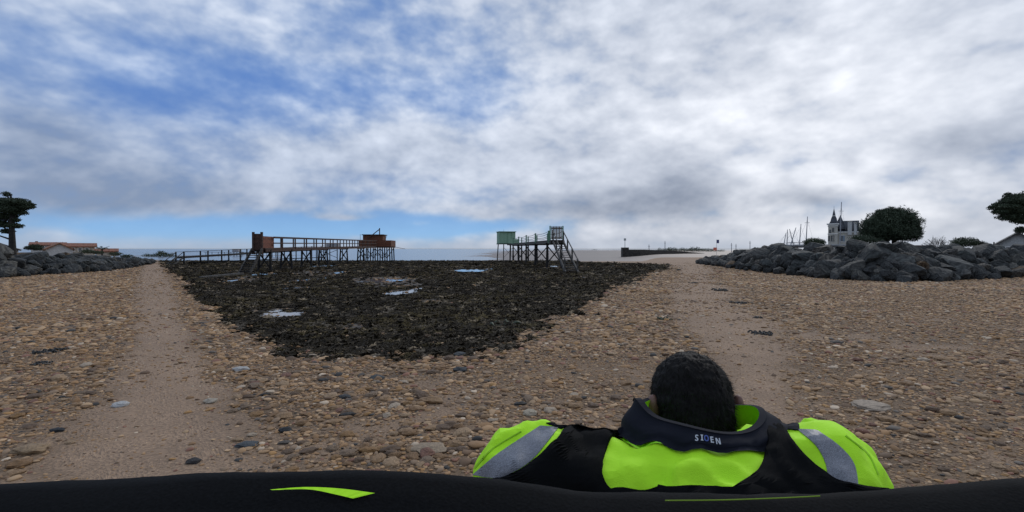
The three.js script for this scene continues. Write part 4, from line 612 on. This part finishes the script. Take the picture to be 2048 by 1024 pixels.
  part('shoulder_panel', rel(patch([[1548, 846], [1560, 858]], [[1598, 848], [1600, 862]], .003, 0, 8, 10)), navy, jk); part('shoulder_panel', rel(patch([[1092, 846], [1110, 853]], [[1150, 846], [1138, 858]], .003, 0, 8, 10)), navy, jk);
  // stand-up collar: a tall open ring with neon lining
  const floorY = (x, z) => { let y = 1.46; while (y > 1.15 && jacketF(x, y, z) > 0) y -= .003; return Math.max(y, 1.25); };
  const cc = V(.358, 0, -.985), ring = (t, inset) => { const out = []; for (let i = 0; i <= 72; i++) { const a = i / 72 * 6.2832, sx = Math.cos(a), sz = Math.sin(a), back = (sz + 1) / 2, side = Math.abs(sx), r0 = mix(.158, .119, t) - inset, rz = mix(.128, .108, t) - inset; const yTop = 1.384 + .002 * back + .006 * Math.pow(side, 6) + .026 * Math.pow(Math.max(0, -sx), 14) + .006 * Math.sin(a * 3 + 1), zb0 = cc.z + sz * (.128 - inset) + .008 * back, yBot = floorY(cc.x + sx * (.158 - inset), zb0) + .004; const vx = cc.x + sx * r0 * (1 + .03 * t * Math.sin(a * 2 + .5)), vz = cc.z + sz * rz + .008 * back * (1 - t); out.push(V(vx, Math.max(mix(yBot, yTop, t), floorY(vx, vz) + (inset ? .002 : .008)), vz)); } return out; };
  const tube = (inset, flip) => { const rows = []; for (let k = 0; k <= 10; k++) rows.push(ring(k / 10, inset + .004 * Math.sin(k * .9) * (inset ? 0 : 1))); const pos = []; for (let k = 0; k < 10; k++) for (let i = 0; i < 72; i++) for (const v of [rows[k][i], rows[k][i + 1], rows[k + 1][i], rows[k + 1][i], rows[k][i + 1], rows[k + 1][i + 1]]) pos.push(v.x, v.y, v.z); const g = new THREE.BufferGeometry(); g.setAttribute('position', new THREE.Float32BufferAttribute(pos, 3)); return toCreasedNormals(mergeVertices(g, 1e-5), 1.2); };
  const collarTop = (() => { const A = ring(1, 0), B = ring(1, .012), pos = []; for (let i = 0; i < 72; i++) for (const v of [A[i], A[i + 1], B[i], B[i], A[i + 1], B[i + 1]]) pos.push(v.x, v.y, v.z); const g = new THREE.BufferGeometry(); g.setAttribute('position', new THREE.Float32BufferAttribute(pos, 3)); g.computeVertexNormals(); return g; })();
  const collar = part('collar', rel(boxUVkeep(mergeGeometries([tube(0), collarTop].map(g => { const n = g.index ? g.toNonIndexed() : g; return n; })), 8)), navy, jk); part('collar_lining', rel(boxUVkeep(tube(.012), 8)), neon, jk);
  // the lettering on the back of the collar
  const font = await new FontLoader().loadAsync('fonts/droid/droid_sans_bold.typeface.json'); let adv = 0;
  const pale = mat(new THREE.Color(.5, .52, .55), .6), blue = mat(new THREE.Color(.05, .09, .3), .6), word = 'SIOEN', wds = [.0105, .0052, .0125, .0105, .0125];
  const rings = Array.from({ length: 41 }, (_, k) => ring(k / 40, 0));
  for (let i = 0; i < 5; i++) { // each letter sits on the collar where the photo shows it
    const tx = [1389, 1401, 1407, 1420, 1431][i], ty = 891; let best = 1e9, bi = 0, bk = 0; for (let k = 18; k < 23; k++) for (let j = 2; j < 34; j++) { const v = rings[k][j], [a, b] = pix(v.x, v.y, v.z), q = Math.hypot(a - tx, b - ty); if (q < best) { best = q; bi = j; bk = k; } }
    const a0 = rings[bk][bi], right = rings[bk][Math.max(0, bi - 5)].clone().sub(rings[bk][bi + 5]).normalize(), up0 = rings[Math.min(40, bk + 2)][bi].clone().sub(rings[bk - 1][bi]).normalize(), nn = V().crossVectors(right, up0).normalize(), up = V().crossVectors(nn, right), [ax] = pix(a0.x, a0.y, a0.z);
    const g = new TextGeometry(word[i], { font, size: .0088, depth: .0008, curveSegments: 5 }).scale(1.0, 1.25, 1); g.applyMatrix4(new THREE.Matrix4().makeBasis(right, up, nn)); const p = a0.clone().addScaledVector(right, (tx - ax) * .84 / F).addScaledVector(nn, .002); part('letter', rel(g.translate(p.x, p.y, p.z)), i === 2 ? blue : pale, jk);
  }
  // trousers and boots
  const legs = mesh(smin([capFast(C.pelvis, V(.28, .9, -.52), .15, .15), capFast(C.hipL, V(.16, .5, -.58), .095, .07), capFast(C.hipR, V(.41, .5, -.58), .095, .07), capFast(V(.16, .5, -.58), V(.15, .09, -.5), .068, .055), capFast(V(.41, .5, -.58), V(.42, .09, -.5), .068, .055)], .06), V(-.15, .02, -.95), V(.75, 1.1, -.1), 90); part('trousers', rel(legs), trouserM, o);
  for (const x of [.15, .42]) part('boot', rel(mesh(smin([capFast(V(x, .05, -.46), V(x, .045, -.66), .048, .042), capFast(V(x, .06, -.5), V(x, .16, -.5), .055, .058)], .03), V(x - .1, -.02, -.76), V(x + .1, .24, -.38), 44)), bootM, o);
}
{ // the pack that carries the camera
  const o = thing('camera_backpack', 'large black fabric backpack with shoulder straps and a neon patch', 'backpack', [.05, 1.2, -.4]), rel = g => g.translate(-.05, -1.2, .4);
  part('shoulder_strap', rel(patch([[1152, 845], [1130, 858], [1100, 893], [1062, 925], [1010, 952], [930, 975], [900, 1000]], [[1250, 850], [1226, 870], [1213, 900], [1204, 935], [1210, 965], [1228, 984], [1260, 1010]], .012, 0, 44, 16)), blackCloth, o);
  part('shoulder_strap', rel(patch([[1531, 860], [1532, 888], [1528, 915], [1511, 945], [1480, 970], [1450, 986], [1420, 1010]], [[1548, 846], [1575, 868], [1602, 905], [1642, 940], [1692, 965], [1775, 978], [1830, 1005]], .012, 0, 44, 16)), blackCloth, o);
  part('strap_buckle', rel(new THREE.CylinderGeometry(.007, .007, .005, 20).rotateX(.9).translate(...cast(1237, 861, jacketF)[0].add(V(0, .014, .008)).toArray())), navy, o);
  part('back_yoke', rel(patch([[1190, 982], [1190, 1075]], [[1560, 982], [1560, 1075]], .016, 0, 14, 24)), blackCloth, o);
  // body of the pack: a soft slab rising toward the camera, its plan turned toward the person
  const n = 40, m = 80, top = [], low = [], outline = curve([[-900, 975], [0, 960], [300, 950], [560, 945], [760, 952], [900, 962], [1000, 969], [1200, 985], [1500, 986], [1680, 981], [1800, 973], [2048, 962], [2900, 985]]), crest = .232;
  const dropAt = (x, D) => { const d0 = (outline(1024 + F * x / D) - HY) / F; return D < crest ? d0 * crest + (crest - D) * .5 : d0 * D + (D - crest) * .06; };
  for (let i = 0; i <= n; i++) for (let j = 0; j <= m; j++) {
    const u = i / n, v = j / m * 2 - 1, D = mix(.17, .56, u), cx = mix(.0, .27, sm(.05, 1, u)), hw = mix(.33, .36, u), x = cx + v * hw, edge = Math.pow(Math.abs(v), 10) * .03;
    const drop = dropAt(x, D), fold = .0045 * fbm(x * 12, D * 26, 2, 4) + .0016 * Math.sin(x * 19 + D * 10);
    top.push(V(x, CH - drop - edge * .7 + fold, -D)); low.push(V(x, CH - drop - .28 - .1 * u, -D));
  }
  const pos = [], q = (a, b, c, d) => { for (const p of [a, b, c, c, b, d]) pos.push(p.x, p.y, p.z); }, I = (i, j) => i * (m + 1) + j;
  for (let i = 0; i < n; i++) { for (let j = 0; j < m; j++) { q(top[I(i, j)], top[I(i, j + 1)], top[I(i + 1, j)], top[I(i + 1, j + 1)]); q(low[I(i, j)], low[I(i, j + 1)], low[I(i + 1, j)], low[I(i + 1, j + 1)]); } for (const j of [0, m]) q(top[I(i, j)], low[I(i, j)], top[I(i + 1, j)], low[I(i + 1, j)]); }
  for (const i of [0, n]) for (let j = 0; j < m; j++) q(top[I(i, j)], top[I(i, j + 1)], low[I(i, j)], low[I(i, j + 1)]);
  let g = new THREE.BufferGeometry(); g.setAttribute('position', new THREE.Float32BufferAttribute(pos, 3)); g = toCreasedNormals(mergeVertices(g, 1e-5), .9); const bag = part('bag', rel(boxUVkeep(g, 8)), blackCloth, o);
  // neon patch on the lid
  const A = [[540, 979], [610, 974], [680, 977], [750, 986]], B = [[545, 980], [620, 979], [672, 989], [706, 997]], a = along(A, 20), b = along(B, 20), pp = [];
  const lid = (px, py) => { const d = ray(px, py); let t = .17; for (; t < .9; t += .0004) { const D = -d.z * t, dr = -d.y * t, f = dropAt(d.x * t, D); if (dr >= f - .003) break; } return V(0, CH, 0).addScaledVector(d, t); };
  for (let i = 0; i < 20; i++) { const p = [a[i], a[i + 1], b[i], b[i + 1]].map(v => lid(v.x, v.y)); for (const v of [p[0], p[1], p[2], p[2], p[1], p[3]]) pp.push(v.x, v.y, v.z); }
  const pg = new THREE.BufferGeometry(); pg.setAttribute('position', new THREE.Float32BufferAttribute(pp, 3)); pg.computeVertexNormals(); part('neon_patch', rel(pg), neon, bag);
  part('piping', rel(new THREE.TubeGeometry(new THREE.CatmullRomCurve3([[1330, 1001], [1440, 1000], [1560, 996], [1640, 992]].map(([x, y]) => lid(x, y))), 20, .0003, 5)), mat(new THREE.Color(.16, .26, .01), .8), bag);
}
renderer.render(scene, camera);
